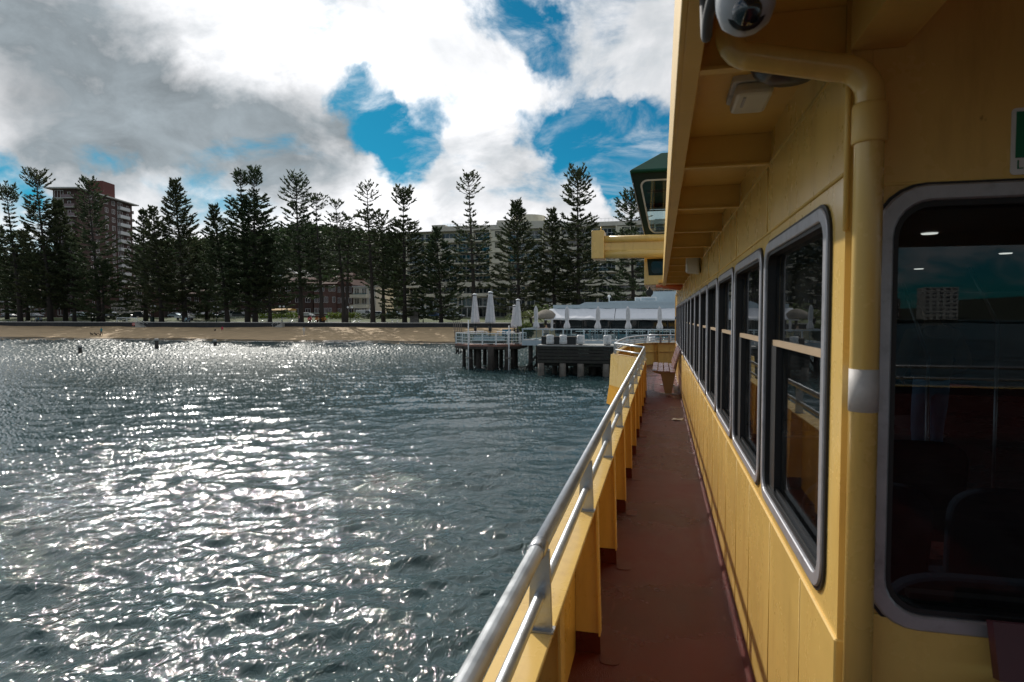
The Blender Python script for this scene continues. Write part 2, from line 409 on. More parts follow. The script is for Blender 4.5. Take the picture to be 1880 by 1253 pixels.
# ================================================================== water
R_STEP = 0.0058
def build_water():
    r = np.concatenate([np.exp(np.arange(math.log(2.2), math.log(6.2), .02)), np.exp(np.arange(math.log(6.2), math.log(150), R_STEP)), [165, 190, 230, 400, 900, 2500]])
    # fine spokes where the open bay lies, coarser under and behind the ferry
    a_f = np.linspace(R(84), R(149), 1020); a_b = np.linspace(R(149), R(444), 330)[1:-1]
    a = np.concatenate([a_f, a_b]); nr, na = len(r), len(a)
    Rr, A = np.meshgrid(r, a, indexing='ij')
    X = Rr * np.cos(A); Y = Rr * np.sin(A); Z = np.zeros_like(X); DX = np.zeros_like(X); DY = np.zeros_like(X)
    g = np.random.default_rng(5)
    cell = Rr * R_STEP
    # slow patches where the wind presses harder or slacker
    gust = 1 + 0.45 * np.sin(X * 0.13 + 1.3 + 1.7 * np.sin(Y * 0.061)) * np.sin(Y * 0.17 + 0.6 + 1.3 * np.sin(X * 0.083))
    nw = 96
    for k in range(nw):
        lam = 0.20 * (22 ** ((k + g.random()) / nw))
        th = R(-64) + g.normal(0, 0.50)         # wind chop running towards the ferry from ahead and to port
        kx, ky = math.cos(th) * 2 * math.pi / lam, math.sin(th) * 2 * math.pi / lam
        amp = 0.0040 * lam * (1.12 if lam < 1.3 else 0.72 if lam < 2.5 else 0.5) * (0.7 + 0.6 * g.random())
        fade = np.clip(lam / (2.4 * cell) - 0.7, 0, 1)
        ph = kx * X + ky * Y + g.random() * 6.283 + 0.6 * np.sin(X * .21 * (1 + k % 3) + k) + .6 * np.sin(Y * .17 * (1 + k % 4) + 2 * k)
        s = amp * fade * (gust if lam < 2.2 else 1.0)
        Z += s * np.sin(ph); c = 0.8 * s * np.cos(ph); DX += math.cos(th) * c; DY += math.sin(th) * c
    # ripples too small for the long waves above: short crested wavelets at the grain of the grid
    N_ = g.normal(size=Z.shape)
    for sh in (1,): N_ = N_ + np.roll(N_, sh, 1)
    N_ /= N_.std()
    Z += N_ * Rr * R_STEP * 0.078 * np.clip((Rr - 11) / 22, 0, 1) * (1 + .18 * np.clip((Rr - 45) / 40, 0, 1)) * (.55 + .45 * gust)
    P = np.stack([X + DX, Y + DY, Z], -1)
    m = bpy.data.materials.new('sea_water'); m.use_nodes = True
    nt = m.node_tree; N = nt.nodes.new; L = nt.links.new; b = nt.nodes['Principled BSDF']
    b.inputs['Base Color'].default_value = (0.025, 0.052, 0.055, 1); b.inputs['Roughness'].default_value = 0.055; b.inputs['IOR'].default_value = 1.333
    tc = N('ShaderNodeTexCoord')
    mp = N('ShaderNodeMapping'); mp.inputs['Rotation'].default_value = (0, 0, R(64)); mp.inputs['Scale'].default_value = (1.7, 1.0, 1); L(tc.outputs['Object'], mp.inputs[0])
    n1 = N('ShaderNodeTexNoise'); n1.inputs['Scale'].default_value = 3.0; n1.inputs['Detail'].default_value = 3.5; n1.inputs['Roughness'].default_value = 0.62; n1.inputs['Distortion'].default_value = 0.6
    L(mp.outputs[0], n1.inputs['Vector'])
    n2 = N('ShaderNodeTexNoise'); n2.inputs['Scale'].default_value = 0.16; n2.inputs['Detail'].default_value = 3; L(tc.outputs['Object'], n2.inputs['Vector'])
    mr = N('ShaderNodeMapRange'); L(n2.outputs[0], mr.inputs[0]); mr.inputs[1].default_value = .35; mr.inputs[2].default_value = .65; mr.inputs[3].default_value = 0.55; mr.inputs[4].default_value = 1.0
    ln = N('ShaderNodeVectorMath'); ln.operation = 'LENGTH'; L(tc.outputs['Object'], ln.inputs[0])
    fd = N('ShaderNodeMapRange'); L(ln.outputs['Value'], fd.inputs[0]); fd.inputs[1].default_value = 12; fd.inputs[2].default_value = 38; fd.inputs[3].default_value = 1; fd.inputs[4].default_value = 0.12
    ms = N('ShaderNodeMath'); ms.operation = 'MULTIPLY'; L(mr.outputs[0], ms.inputs[0]); L(fd.outputs[0], ms.inputs[1])
    rg = N('ShaderNodeMapRange'); L(ln.outputs['Value'], rg.inputs[0]); rg.inputs[1].default_value = 16; rg.inputs[2].default_value = 85; rg.inputs[3].default_value = 0.048; rg.inputs[4].default_value = 0.29; L(rg.outputs[0], b.inputs['Roughness'])
    bp = N('ShaderNodeBump'); bp.inputs['Distance'].default_value = 0.085; L(ms.outputs[0], bp.inputs['Strength']); L(n1.outputs[0], bp.inputs['Height'])
    L(bp.outputs[0], b.inputs['Normal'])
    o = grid_mesh('water', P, m, True, None, wrap=True); tag(o, None, None, None, 'structure'); return o
build_water()

# ================================================================== the ferry
DK = 3.0                       # passenger deck above the water
def h(x): return EYE + x
WX, YW = 0.418, 1.60           # side wall plane, aft wall plane
ferry = thing('ferry', 'yellow passenger ferry with narrow maroon side deck and a long row of grey framed windows', 'ferry', (0, 0, 0))
outline = [(-.40, -5.6), (-.40, 13.2), (-1.10, 14.9), (-1.12, 16.5), (-1.06, 18.6), (-.90, 20.0), (-.62, 20.9), (-.2, 21.4), (.3, 21.6), (9.3, 21.6), (9.3, -5.6)]
xy = lambda a, b, d: (a, b, d)
MB().prism(list(reversed([(a + (.004 if a < 0 else 0), b) for a, b in outline])), xy, DK - .06, DK).build('deck', M['deck'], ferry)
# hull: runs down from the deck, a little flare out at the bow sponson
hull = MB()
ho = [(a + .05, b) for a, b in [(-.40, -5.6), (-.40, 13.2), (-.40, 15.5), (-.38, 18), (-.2, 20), (.5, 21.2), (9.0, 21.2), (9.0, -5.6)]]
hull.prism(list(reversed(ho)), xy, -0.8, DK - .062); hull.build('hull', M['hull'], ferry)
# ---- side wall with window openings
NW = 15; W0, WP, WW = 1.716, 1.06, 0.985; WZ0, WZ1 = h(-.727), h(.288)
fs = lambda a, b, d: (WX - d, a, b)
wouts = [(W0 + k * WP, W0 + k * WP + WW) for k in range(NW)]
holes = [rrect(a + .018, b - .018, WZ0 + .018, WZ1 - .018, .075, 5) for a, b in wouts]
MB().plate([(YW, h(-.774)), (17.9, h(-.774)), (17.9, h(.73)), (YW, h(.73))], holes, fs, -.05, 0).build('side_wall', M['yellow'], ferry)
MB().box(WX - .007, WX + .04, YW - .007, 17.9, DK, h(-.772)).build('lower_wall_plate', M['yellow'], ferry, bevel=.004)
for k in range(30):
    y = 1.95 + k * .53 + .05 * random.random()
    if k == 0: seam0 = MB().tube([(WX - .0065, 0, DK + .045), (WX - .0065, 0, h(-.78))], .0035, 6).build('vertical_weld', M['yellow'], ferry); seam0.location.y = y
    else:
        c = seam0.copy(); COL.objects.link(c); c.location.y = y
MB().tube([(WX - .001, YW + .01, h(.61)), (WX - .001, 12.3, h(.61))], .0055, 6).build('long_weld', M['yellow_rib'], ferry)
MB().tube([(WX - .001, YW + .01, h(.335)), (WX - .001, 17.8, h(.335))], .005, 6).build('long_weld', M['yellow_rib'], ferry)
for k in range(14):
    c = MB().tube([(WX - .001, 2.7 + k * 1.06, h(.34)), (WX - .001, 2.7 + k * 1.06, h(.6))], .004, 6).build('short_weld', M['yellow_rib'], ferry) if k == 0 else c0.copy()
    if k == 0: c0 = c
    else: COL.objects.link(c); c.location.y += k * 1.06
MB().prism([(0, 0), (.028, 0), (.004, .030), (0, .030)], lambda a, b, d: (WX - .006 - a, d, DK + .001 + b), YW - .05, 17.9).build('deck_coving', M['deck'], ferry)
# ---- one window, then its copies along the wall
def side_window():
    o = rrect(0, WW, WZ0, WZ1, .09); i_ = rrect(.036, WW - .036, WZ0 + .036, WZ1 - .036, .06)
    g2 = rrect(.048, WW - .048, WZ0 + .048, WZ1 - .048, .05)
    w = MB().ring(o, i_, fs, -.012, .013).build('window', M['frame'], ferry, bevel=.003)
    gk = MB(); gk.ring(rrect(.0355, WW - .0355, WZ0 + .0355, WZ1 - .0355, .06), g2, fs, -.040, .004)
    gk.ring(rrect(-.009, WW + .009, WZ0 - .009, WZ1 + .009, .097), rrect(.002, WW - .002, WZ0 + .002, WZ1 - .002, .088), fs, .0005, .007)
    gk.build('gasket', M['rubber'], w)
    zb = h(-.103)
    MB().prism([(a, b) for a, b in g2 if b > 1e9] or [(.046, zb), (WW - .046, zb), (WW - .046, WZ1 - .046), (.046, WZ1 - .046)], fs, -.030, -.026).build('pane', M['pane'], w)
    MB().box(WX + .034, WX + .038, .046, WW - .14, WZ0 + .046, zb).build('pane', M['pane'], w)
    MB().box(WX + .016, WX + .034, .046, WW - .046, zb - .011, zb + .011).build('glazing_bar', M['benchleg'], w)
    MB().box(WX + .012, WX + .045, WW - .165, WW - .046, WZ0 + .046, zb - .0115).build('slider_stile', M['rubber'], w)
    t = MB(); t.box(WX + .004, WX + .034, .05, WW - .05, WZ0 + .0365, WZ0 + .055); t.box(WX + .018, WX + .026, .06, WW - .06, WZ0 + .0552, WZ0 + .066)
    t.build('sill_track', M['black'], w)
    return w
w0 = side_window()
for k in range(1, NW):
    c = copy_tree(w0, ferry); c.location.y = W0 + k * WP
w0.location.y = W0
# ---- aft wall with the big lounge window
fa = lambda a, b, d: (a, YW - d, b)
XA = gx(1603, YW); BZ0, BZ1 = gz(1146, XA, YW) - .012, gz(352, XA, YW) + .006
bo = rrect(XA, XA + 1.35, BZ0, BZ1, .105); bi = rrect(XA + .035, XA + 1.315, BZ0 + .035, BZ1 - .035, .08)
MB().plate([(WX + .0505, h(-.70)), (9.2, h(-.70)), (9.2, h(.73)), (WX + .0505, h(.73))], [rrect(XA + .015, XA + 1.335, BZ0 + .015, BZ1 - .015, .095)], fa, -.05, 0).build('aft_wall', M['yellow'], ferry)
MB().box(WX + .0405, 9.2, YW - .0065, YW + .04, DK, h(-.702)).build('aft_lower_plate', M['yellow'], ferry, bevel=.004)
bw = MB().ring(bo, bi, fa, -.012, .014).build('window', M['frame'], ferry, bevel=.004, label='large rounded lounge window in the aft wall')
gk = MB(); gk.ring(rrect(XA + .0345, XA + 1.3155, BZ0 + .0345, BZ1 - .0345, .08), rrect(XA + .048, XA + 1.302, BZ0 + .048, BZ1 - .048, .07), fa, -.04, .003)
gk.ring(rrect(XA - .006, XA + 1.356, BZ0 - .006, BZ1 + .006, .108), rrect(XA + .002, XA + 1.348, BZ0 + .002, BZ1 - .002, .103), fa, .0005, .006); gk.build('gasket', M['rubber'], bw)
MB().plate(rrect(XA + .045, XA + 1.305, BZ0 + .045, BZ1 - .045, .072), [], fa, -.030, -.026).build('pane', M['pane'], bw)
MB().box(XA + .10, XA + 1.25, YW + .03, YW + .06, BZ0 + .056, BZ0 + .072).build('inner_sill', M['black'], bw)
MB().tube([(WX + .03, YW - .001, gz(338, .6, YW)), (9, YW - .001, gz(338, .6, YW))], .004, 6).build('long_weld', M['yellow_rib'], ferry)
MB().tube([(WX + .0, YW - .003, h(.2)), (WX, YW - .003, h(.728))], .007, 6).build('corner_weld', M['yellow_rib'], ferry)
# ---- upper deck, eave with ribs
SF = h(.73)
MB().prism([(.047, -3.0), (9.3, -3.0), (9.3, 12.4), (.047, 12.4)], xy, SF, SF + .05).build('upper_deck', M['yellow_rib'], ferry)
fsc = MB(); fsc.box(.033, .046, -3.05, 12.4, h(.60), h(.98)); fsc.box(.046, .088, -3.05, 12.4, h(.60), h(.608)); fsc.box(.070, .078, -3.05, 12.4, h(.608), h(.645))
fsc.build('fascia', M['yellow_rib'], ferry, bevel=.002)
rb = MB(); rb.box(.0885, WX - .001, -.005, .005, h(.612), SF - .001); rb.box(.0885, WX - .001, -.018, .014, h(.604), h(.6118))
r0 = rb.build('eave_rib', M['yellow_rib'], ferry); r0.location.y = 1.63
ry = [2.66 + .995 * k for k in range(10)] + [-2.35, -1.35, -.35, .64]
for y in ry:
    c = r0.copy(); COL.objects.link(c); c.location.y = y
MB().box(.0465, .075, 12.2, 12.212, h(.612), h(.72)).build('eave_end_plate', M['yellow_rib'], ferry)
gd = MB(); gd.box(WX + .001, WX + .115, -3.0, YW - .002, h(.612), h(.622)); gd.box(WX + .001, WX + .013, -3.0, YW - .002, h(.622), SF - .001); gd.box(WX + .10, WX + .115, -3.0, YW - .002, h(.622), SF - .001)
gd.build('girder', M['yellow_rib'], ferry)
MB().box(.6, 9.2, -3.0, -2.9, h(.62), SF - .001).build('cross_beam', M['yellow_rib'], ferry)
# ---- drainpipe at the corner
PX, PY = gx(1588, 1.545), 1.545
zt = gz(128, PX, PY); arc = [(PX - .07 + .07 * math.cos(q), PY, zt - .07 + .07 * math.sin(q)) for q in [R(x) for x in range(0, 91, 15)]]
XL = gx(1330, 1.52)
run = [(XL + .05 - .05 * math.sin(q), PY - .02, zt + .035 + .06 - .06 * math.cos(q)) for q in [R(x) for x in range(0, 91, 18)]]
pipe = MB().tube([(PX, PY, DK + .02)] + arc + run + [(XL, PY - .02, SF)], .030, 18).build('drainpipe', M['yellow'], ferry)
zc = gz(232, PX, PY)
MB().lathe([(.0345, -.045), (.036, -.04), (.036, .035), (.034, .042)], (PX, PY, zc), 18).build('coupling', M['yellow_rib'], pipe)
MB().lathe([(.0308, -.048), (.0308, .048)], (PX, PY, gz(717, PX, PY)), 20).build('white_tape', M['tape'], pipe)
MB().lathe([(.033, 0), (.033, .014)], (PX - .09, PY, 0), 18)
# ---- bulwark: plating, capping, frames
CAP = h(-.87)
def offset_path(path, off):
    out = []
    for i, p in enumerate(path):
        a = Vector(path[max(i - 1, 0)]); b = Vector(path[min(i + 1, len(path) - 1)]); t = (b - a).normalized()
        n = Vector((t.y, -t.x)); out.append((p[0] + n.x * off, p[1] + n.y * off))
    return out
bp = [(-.395, -5.6), (-.395, 13.2)]
bp2 = [(-1.095, 14.9), (-1.115, 16.5), (-1.055, 18.6), (-.895, 20.0), (-.615, 20.9), (-.195, 21.4), (.3, 21.595), (9.3, 21.595)]
def strip(path, off0, off1, z0, z1):
    a = offset_path(path, off0); b = offset_path(path, off1)
    vs = []; fs_ = []
    for p, q in zip(a, b): vs += [(p[0], p[1], z0), (q[0], q[1], z0), (q[0], q[1], z1), (p[0], p[1], z1)]
    n = len(a)
    for i in range(n - 1):
        o = i * 4
        for k in range(4): fs_.append((o + k, o + (k + 1) % 4, o + 4 + (k + 1) % 4, o + 4 + k))
    fs_ += [(3, 2, 1, 0), tuple(4 * (n - 1) + k for k in range(4))]
    return MB().add(vs, fs_)
strip(bp, 0, .012, DK - .3, CAP - .012).build('bulwark_plate', M['yellow'], ferry)
strip([(-.395, -5.6), (-.395, 13.25)], -.012, .115, CAP - .012, CAP).build('capping', M['yellow'], ferry, bevel=.003)
strip([(-.395, 13.26)] + bp2[:1], 0, .012, DK, CAP - .012).build('bulwark_plate', M['yellow'], ferry)
strip([(-.395, 13.26)] + bp2[:1], -.012, .06, CAP - .012, CAP).build('capping', M['yellow'], ferry, bevel=.003)
strip(bp2, 0, .012, DK - .3, CAP - .012).build('bulwark_plate', M['yellow'], ferry, label='curved yellow bulwark round the bow')
strip(bp2, -.012, .115, CAP - .012, CAP).build('capping', M['yellow'], ferry, bevel=.003)
strip(bp2, .0125, .06, DK + .42, DK + .43).build('bulwark_stringer', M['yellow'], ferry)
# oblique sponson face with the darker band below deck level
A = Vector((-.40, 13.0)); B = Vector((-1.14, 14.72))
sp = MB(); sp.add([(A.x, A.y, DK - .001), (B.x - .03, B.y - .03, DK - .001), (B.x, B.y + .02, CAP - .013), (A.x, A.y + .06, CAP - .013), (A.x, A.y + .10, DK - .001), (B.x, B.y + .08, DK - .001), (B.x + .02, B.y + .1, CAP - .013), (A.x, A.y + .16, CAP - .013)],
                  [(0, 1, 2, 3), (7, 6, 5, 4), (0, 4, 5, 1), (1, 5, 6, 2), (2, 6, 7, 3), (3, 7, 4, 0)])
sp.build('sponson_face', M['yellow'], ferry)
sp = MB(); z1, z0 = DK - .0015, DK - .44
sp.add([(A.x, A.y - .06, z0), (B.x - .09, B.y - .08, z0), (B.x - .03, B.y - .03, z1), (A.x, A.y, z1), (-.3, 21, z0), (B.x - .05, 18.5, z0), (B.x - .0, 18.5, z1), (-.3, 21, z1)],
       [(0, 1, 2, 3), (7, 6, 5, 4), (0, 4, 5, 1), (1, 5, 6, 2), (2, 6, 7, 3), (3, 7, 4, 0)])
sp.build('sponson_band', M['orange'], ferry, label='darker orange yellow band under the sponson')
# frames under the capping with maroon feet, and the lap pads on the deck beside them
fr = MB(); fr.prism([(-.382, DK + .10), (-.268, DK + .10), (-.285, CAP - .0125), (-.382, CAP - .0125)], lambda a, b, d: (a, d, b), -.006, .006)
fr.add([(-.270, -.035, DK + .10), (-.262, -.035, DK + .10), (-.262, .035, DK + .10), (-.270, .035, DK + .10), (-.288, -.035, CAP - .013), (-.280, -.035, CAP - .013), (-.280, .035, CAP - .013), (-.288, .035, CAP - .013)],
       [(3, 2, 1, 0), (4, 5, 6, 7), (0, 1, 5, 4), (1, 2, 6, 5), (2, 3, 7, 6), (3, 0, 4, 7)])
ft = MB(); ft.prism([(-.382, DK + .001), (-.264, DK + .001), (-.2665, DK + .0995), (-.382, DK + .0995)], lambda a, b, d: (a, d, b), -.0065, .0065)
pd = MB().prism(rrect(-.262, -.17, -.07, .07, .03, 4), xy, DK + .0006, DK + .003)
f0 = fr.build('bulwark_frame', M['yellow'], ferry); ft.build('frame_foot', M['deck'], f0)
p0 = pd.build('deck_lap_pad', M['deck'], ferry)
fys = [2.87 / CT - .05 + 1.1 * k for k in range(-7, 10)]
for k, y in enumerate(fys):
    if k == 0: f0.location.y = y; p0.location.y = y - .02
    else:
        c = copy_tree(f0, ferry); c.location.y = y
        c = p0.copy(); COL.objects.link(c); c.location.y = y - .02
# bow bulwark frames
bf = MB().box(-.006, .006, -.115, 0, DK + .001, CAP - .0125)
b0 = bf.build('bulwark_frame', M['yellow'], ferry)
spots = [(-1.09, 15.7, 90), (-1.08, 16.8, 90), (-1.05, 17.8, 90), (-1.0, 18.8, 85), (-.9, 19.7, 75), (-.62, 20.75, 50), (-.1, 21.42, 20), (.75, 21.58, 0), (2.0, 21.58, 0)]
for k, (x, y, a) in enumerate(spots):
    c = b0 if k == 0 else b0.copy()
    if k: COL.objects.link(c)
    c.location = (x, y, 0); c.rotation_euler.z = R(a)
# ---- railing: one part with rails and posts as its pieces
RX, RZ, MZ = -.319, h(-.63), h(-.775)
def smooth_path(pts, n=6):
    P = [Vector(p) for p in pts]; out = [P[0]]
    for i in range(len(P) - 1):
        p0, p1, p2, p3 = P[max(i - 1, 0)], P[i], P[i + 1], P[min(i + 2, len(P) - 1)]
        for k in range(1, n + 1):
            t = k / n
            out.append(.5 * ((2 * p1) + (-p0 + p2) * t + (2 * p0 - 5 * p1 + 4 * p2 - p3) * t * t + (-p0 + 3 * p1 - 3 * p2 + p3) * t ** 3))
    return out
bowr = smooth_path([(-1.04, 14.75, RZ), (-1.055, 16.5, RZ), (-1.0, 18.5, RZ + .003), (-.83, 19.9, RZ + .006), (-.5, 20.85, RZ + .01), (-.1, 21.3, RZ + .012), (.4, 21.47, RZ + .012), (9.2, 21.5, RZ + .012)])
A3, B3 = Vector((RX, 13.0, RZ)), Vector((-1.04, 14.75, RZ))
rail = MB().tube([(RX, -5.6, RZ), (RX, 1.66, RZ)], .0215, 16).build('railing', M['steel'], ferry, label='round steel handrail carried on flat aluminium posts')
MB().tube([(RX, 1.66, RZ), (RX, 12.97, RZ), A3 + (B3 - A3) * .02], .0215, 16).build('top_rail', M['steel'], rail)
MB().tube([A3, B3], .0235, 14).build('top_rail', M['steel'], rail)
MB().tube(bowr, .0235, 12).build('top_rail', M['steel'], rail)
MB().lathe([(.0255, -.05), (.0285, -.046), (.0285, .02), (.0255, .024)], (0, 0, 0), 16)
sl = MB().tube([(RX, 1.60, RZ), (RX, 1.605, RZ), (RX, 1.66, RZ), (RX, 1.665, RZ)], [.0225, .0250, .0250, .0225], 18).build('rail_sleeve', M['alu'], rail)
MB().tube([(RX, -5.6, MZ), (RX, 13.0, MZ)], .0155, 12).build('mid_rail', M['steel'], rail)
for dz in (.145,):
    MB().tube([A3 - Vector((0, 0, dz)), B3 - Vector((0, 0, dz))], .0155, 10).build('mid_rail', M['steel'], rail)
for dz in (.11, .175):
    MB().tube([p - Vector((0, 0, dz)) for p in bowr], .0155, 8).build('mid_rail', M['steel'], rail)
po = MB().plate([(-.352, CAP + .001), (-.284, CAP + .001), (-.292, RZ - .012), (-.342, RZ - .012)],
                [], lambda a, b, d: (a, d, b), -.007, .007)
po.box(-.368, -.278, -.02, .02, CAP + .0008, CAP + .006)
q0 = po.build('post', M['alu'], rail)
pys = [1.66 + 1.09 * k for k in range(-6, 11)]
for k, y in enumerate(pys):
    c = q0 if k == 0 else q0.copy()
    if k: COL.objects.link(c)
    c.location.y = y
pb = MB().box(-.035, .035, -.006, .006, CAP + .001, RZ - .01).build('post', M['alu'], rail)
bow_posts = [(-1.04, 14.76, 0), (-1.05, 15.6, 90), (-1.055, 16.5, 90), (-1.04, 17.4, 90), (-1.01, 18.3, 88), (-.93, 19.2, 80), (-.80, 20.0, 70), (-.50, 20.84, 50), (0, 21.35, 20), (.28, 21.45, 0), (1.3, 21.48, 0), (2.4, 21.49, 0)]
for k, (x, y, a) in enumerate(bow_posts):
    c = pb if k == 0 else pb.copy()
    if k: COL.objects.link(c)
    c.location = (x, y, 0); c.rotation_euler.z = R(a)
# ---- stern of the deck, behind the camera
MB().box(-.41, 9.3, -5.63, -5.615, DK - .3, CAP - .0125).build('stern_bulwark', M['deck'], ferry)
MB().box(-.41, 9.3, -5.64, -5.50, CAP - .012, CAP - .0005).build('stern_capping', M['yellow'], ferry)
MB().tube([(RX, -5.56, RZ), (9.2, -5.56, RZ)], .0232, 10).build('stern_rail', M['steel'], ferry)
MB().tube([(RX, -5.56, MZ), (9.2, -5.56, MZ)], .0155, 8).build('stern_rail', M['steel'], ferry)
# ---- lounge interior
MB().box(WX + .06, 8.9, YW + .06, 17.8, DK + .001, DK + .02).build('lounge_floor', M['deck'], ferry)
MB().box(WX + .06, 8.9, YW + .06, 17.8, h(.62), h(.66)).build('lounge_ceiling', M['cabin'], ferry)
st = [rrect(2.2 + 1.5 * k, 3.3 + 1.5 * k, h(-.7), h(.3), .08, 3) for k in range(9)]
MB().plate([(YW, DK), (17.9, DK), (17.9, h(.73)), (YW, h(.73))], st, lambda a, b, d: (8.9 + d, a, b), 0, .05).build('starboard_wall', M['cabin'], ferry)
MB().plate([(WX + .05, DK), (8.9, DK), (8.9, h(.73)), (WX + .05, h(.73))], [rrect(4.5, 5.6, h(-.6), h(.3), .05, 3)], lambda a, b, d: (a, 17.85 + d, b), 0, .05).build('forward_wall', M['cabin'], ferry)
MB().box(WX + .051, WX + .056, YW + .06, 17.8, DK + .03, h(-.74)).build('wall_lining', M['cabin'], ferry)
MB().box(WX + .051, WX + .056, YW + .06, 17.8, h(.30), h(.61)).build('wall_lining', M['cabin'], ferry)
for px, py, Y in ((1702, 424, 5.2), (1842, 465, 7.0), (1684, 491, 9.0)):
    X = gx(px, Y); MB().lathe([(.05, -.006), (.055, 0)], (X, Y, h(.616)), 20).build('ceiling_lamp', M['lamp_on'], ferry)
sr = MB()  # added tubes standing in for the stern stays mirrored in the lounge window
for (pa, pb_) in (((1655, 520), (1706, 660)), ((1776, 492), (1832, 596))):
    a = pt(pa[0], pa[1], 4.6); b = pt(pb_[0], pb_[1], 4.6); sr.tube([a, b], .011, 8); sr.tube([b, (b.x, b.y, DK + .02)], .011, 8)
sr.build('stay_reflection_tubes', M['steel'], ferry)
# ---- wheelhouse and docking wing forward
whl = Vector((0, 14.3, 0))
XB = gx(1187, 14.3); XT = gx(1160, 14.3); ZB, ZT = gz(440, XB, 14.3), gz(327, XT, 14.3)
wh = MB()
XC = gx(1181, 14.0)
wh.box(XC, 2.6, 14.35, 17.4, h(.72), ZB - .001)
wheel = wh.build('wheelhouse', M['yellow'], ferry, bevel=.01)
MB().prism([(XC + .10, h(.93)), (XC + .95, h(.93)), (XC + .95, h(1.30)), (XC + .06, h(1.30))], lambda a, b, d: (a, 14.349 - d, b), -.0, .012).build('window_frame', M['dkgreen'], wheel)
MB().plate(rrect(XC + .16, XC + .9, h(.97), h(1.26), .08), [], lambda a, b, d: (a, 14.336 - d, b), 0, .004).build('pane', M['pane'], wheel)
# outward leaning glazed top: four leaning faces, each with an opening
def lean(c0, c1, c2, c3, name, hole_r, inset=(.10, .10, .13, .16)):
    """face from bottom c0-c1 to top c3-c2; frame with a rounded opening plus pane and bar"""
    c0, c1, c2, c3 = [Vector(c) for c in (c0, c1, c2, c3)]
    nrm = (c1 - c0).cross(c3 - c0).normalized()
    def f(a, b, d):
        p = (c0 * (1 - a) + c1 * a) * (1 - b) + (c3 * (1 - a) + c2 * a) * b
        return tuple(p + nrm * d)
    w = ((c1 - c0).length + (c2 - c3).length) / 2; hh = (c3 - c0).length
    def rr(ins, r):
        p = rrect(ins[0], w - ins[1], ins[2], hh - ins[3], r, 5); return [(a / w, b / hh) for a, b in p]
    o = MB().plate([(0, 0), (1, 0), (1, 1), (0, 1)], [rr(inset, hole_r)], f, -.03, .03).build(name, M['dkgreen'], wheel)
    MB().ring(rr(inset, hole_r), rr([x + .035 for x in inset], hole_r * .8), f, -.02, .045).build('window_frame', M['alu'], wheel)
    MB().plate(rr([x + .03 for x in inset], hole_r * .85), [], f, -.004, 0.0).build('pane', M['clear'], wheel)
    i0 = inset[0] + .03; MB().prism([(i0 / w, .42), (1 - (inset[1] + .03) / w, .42), (1 - (inset[1] + .03) / w, .44), (i0 / w, .44)], f, .002, .022).build('glazing_bar', M['dkgreen'], wheel)
b = [(XB, 14.35, ZB), (2.6, 14.35, ZB), (2.6, 17.4, ZB), (XB, 17.4, ZB)]
t = [(XT, 13.95, ZT), (3.0, 13.95, ZT), (3.0, 17.8, ZT), (XT, 17.8, ZT)]
bm_, tm_ = (1.15, 14.35, ZB), (1.35, 13.95, ZT)
lean(b[0], bm_, tm_, t[0], 'aft_glazing', .16); lean(bm_, b[1], t[1], tm_, 'aft_glazing', .16)
lean(b[3], b[0], t[0], t[3], 'side_glazing', .16); lean(b[2], b[3], t[3], t[2], 'forward_glazing', .16, (.12, .12, .13, .14))
lean(b[1], b[2], t[2], t[1], 'side_glazing', .16)
# green roof: fascia band and hipped top
XR = gx(1155, 14.0); rf = MB()
zr0, zr1 = ZT - .02, gz(326, XR, 13.9) + .10
ro = [(XR, 13.8), (3.15, 13.8), (3.15, 17.95), (XR, 17.95)]
rt = [(XR + .65, 14.5), (2.5, 14.5), (2.5, 17.3), (XR + .65, 17.3)]; zr2 = gz(285, XR + .65, 14.5)
vs_ = [(x, y, zr0) for x, y in ro] + [(x, y, zr1) for x, y in ro] + [(x, y, zr2) for x, y in rt]
fs_ = [(3, 2, 1, 0), (8, 9, 10, 11)]
for k in range(4):
    l = (k + 1) % 4; fs_ += [(k, l, 4 + l, 4 + k), (4 + k, 4 + l, 8 + l, 8 + k)]
rf.add(vs_, fs_); rf.build('roof', M['green'], wheel, bevel=.015)
MB().box(XT + .3, 1.6, 15.0, 15.06, ZT - .24, ZT - .18).build('overhead_console', M['cabin'], wheel)
# docking wing: an end box on a beam with rounded flanges
YB = 13.75; xa, xb_ = gx(1085, YB), gx(1108, YB); xe = .6
za, zb2 = gz(425, xa, YB), gz(476, xa, YB)
wing = MB().box(xa, xb_, YB, YB + .55, zb2, za).build('docking_wing', M['yellow'], ferry, bevel=.012)
mid = (za + zb2) / 2
MB().box(xb_ + .001, xe, YB + .10, YB + .45, zb2 + .10, za - .12).build('wing_beam', M['yellow'], wing)
MB().tube([(xb_ + .001, YB + .10, za - .19), (xe, YB + .10, za - .19)], .075, 14).build('beam_flange', M['yellow'], wing)
MB().tube([(xb_ + .001, YB + .14, zb2 + .10), (xe, YB + .14, zb2 + .10)], .10, 14).build('beam_flange', M['yellow'], wing)
MB().tube([(xa + .18, YB + .3, za + .001), (xa + .18, YB + .3, za + .12)], .012, 6).build('stub', M['yellow'], wing)
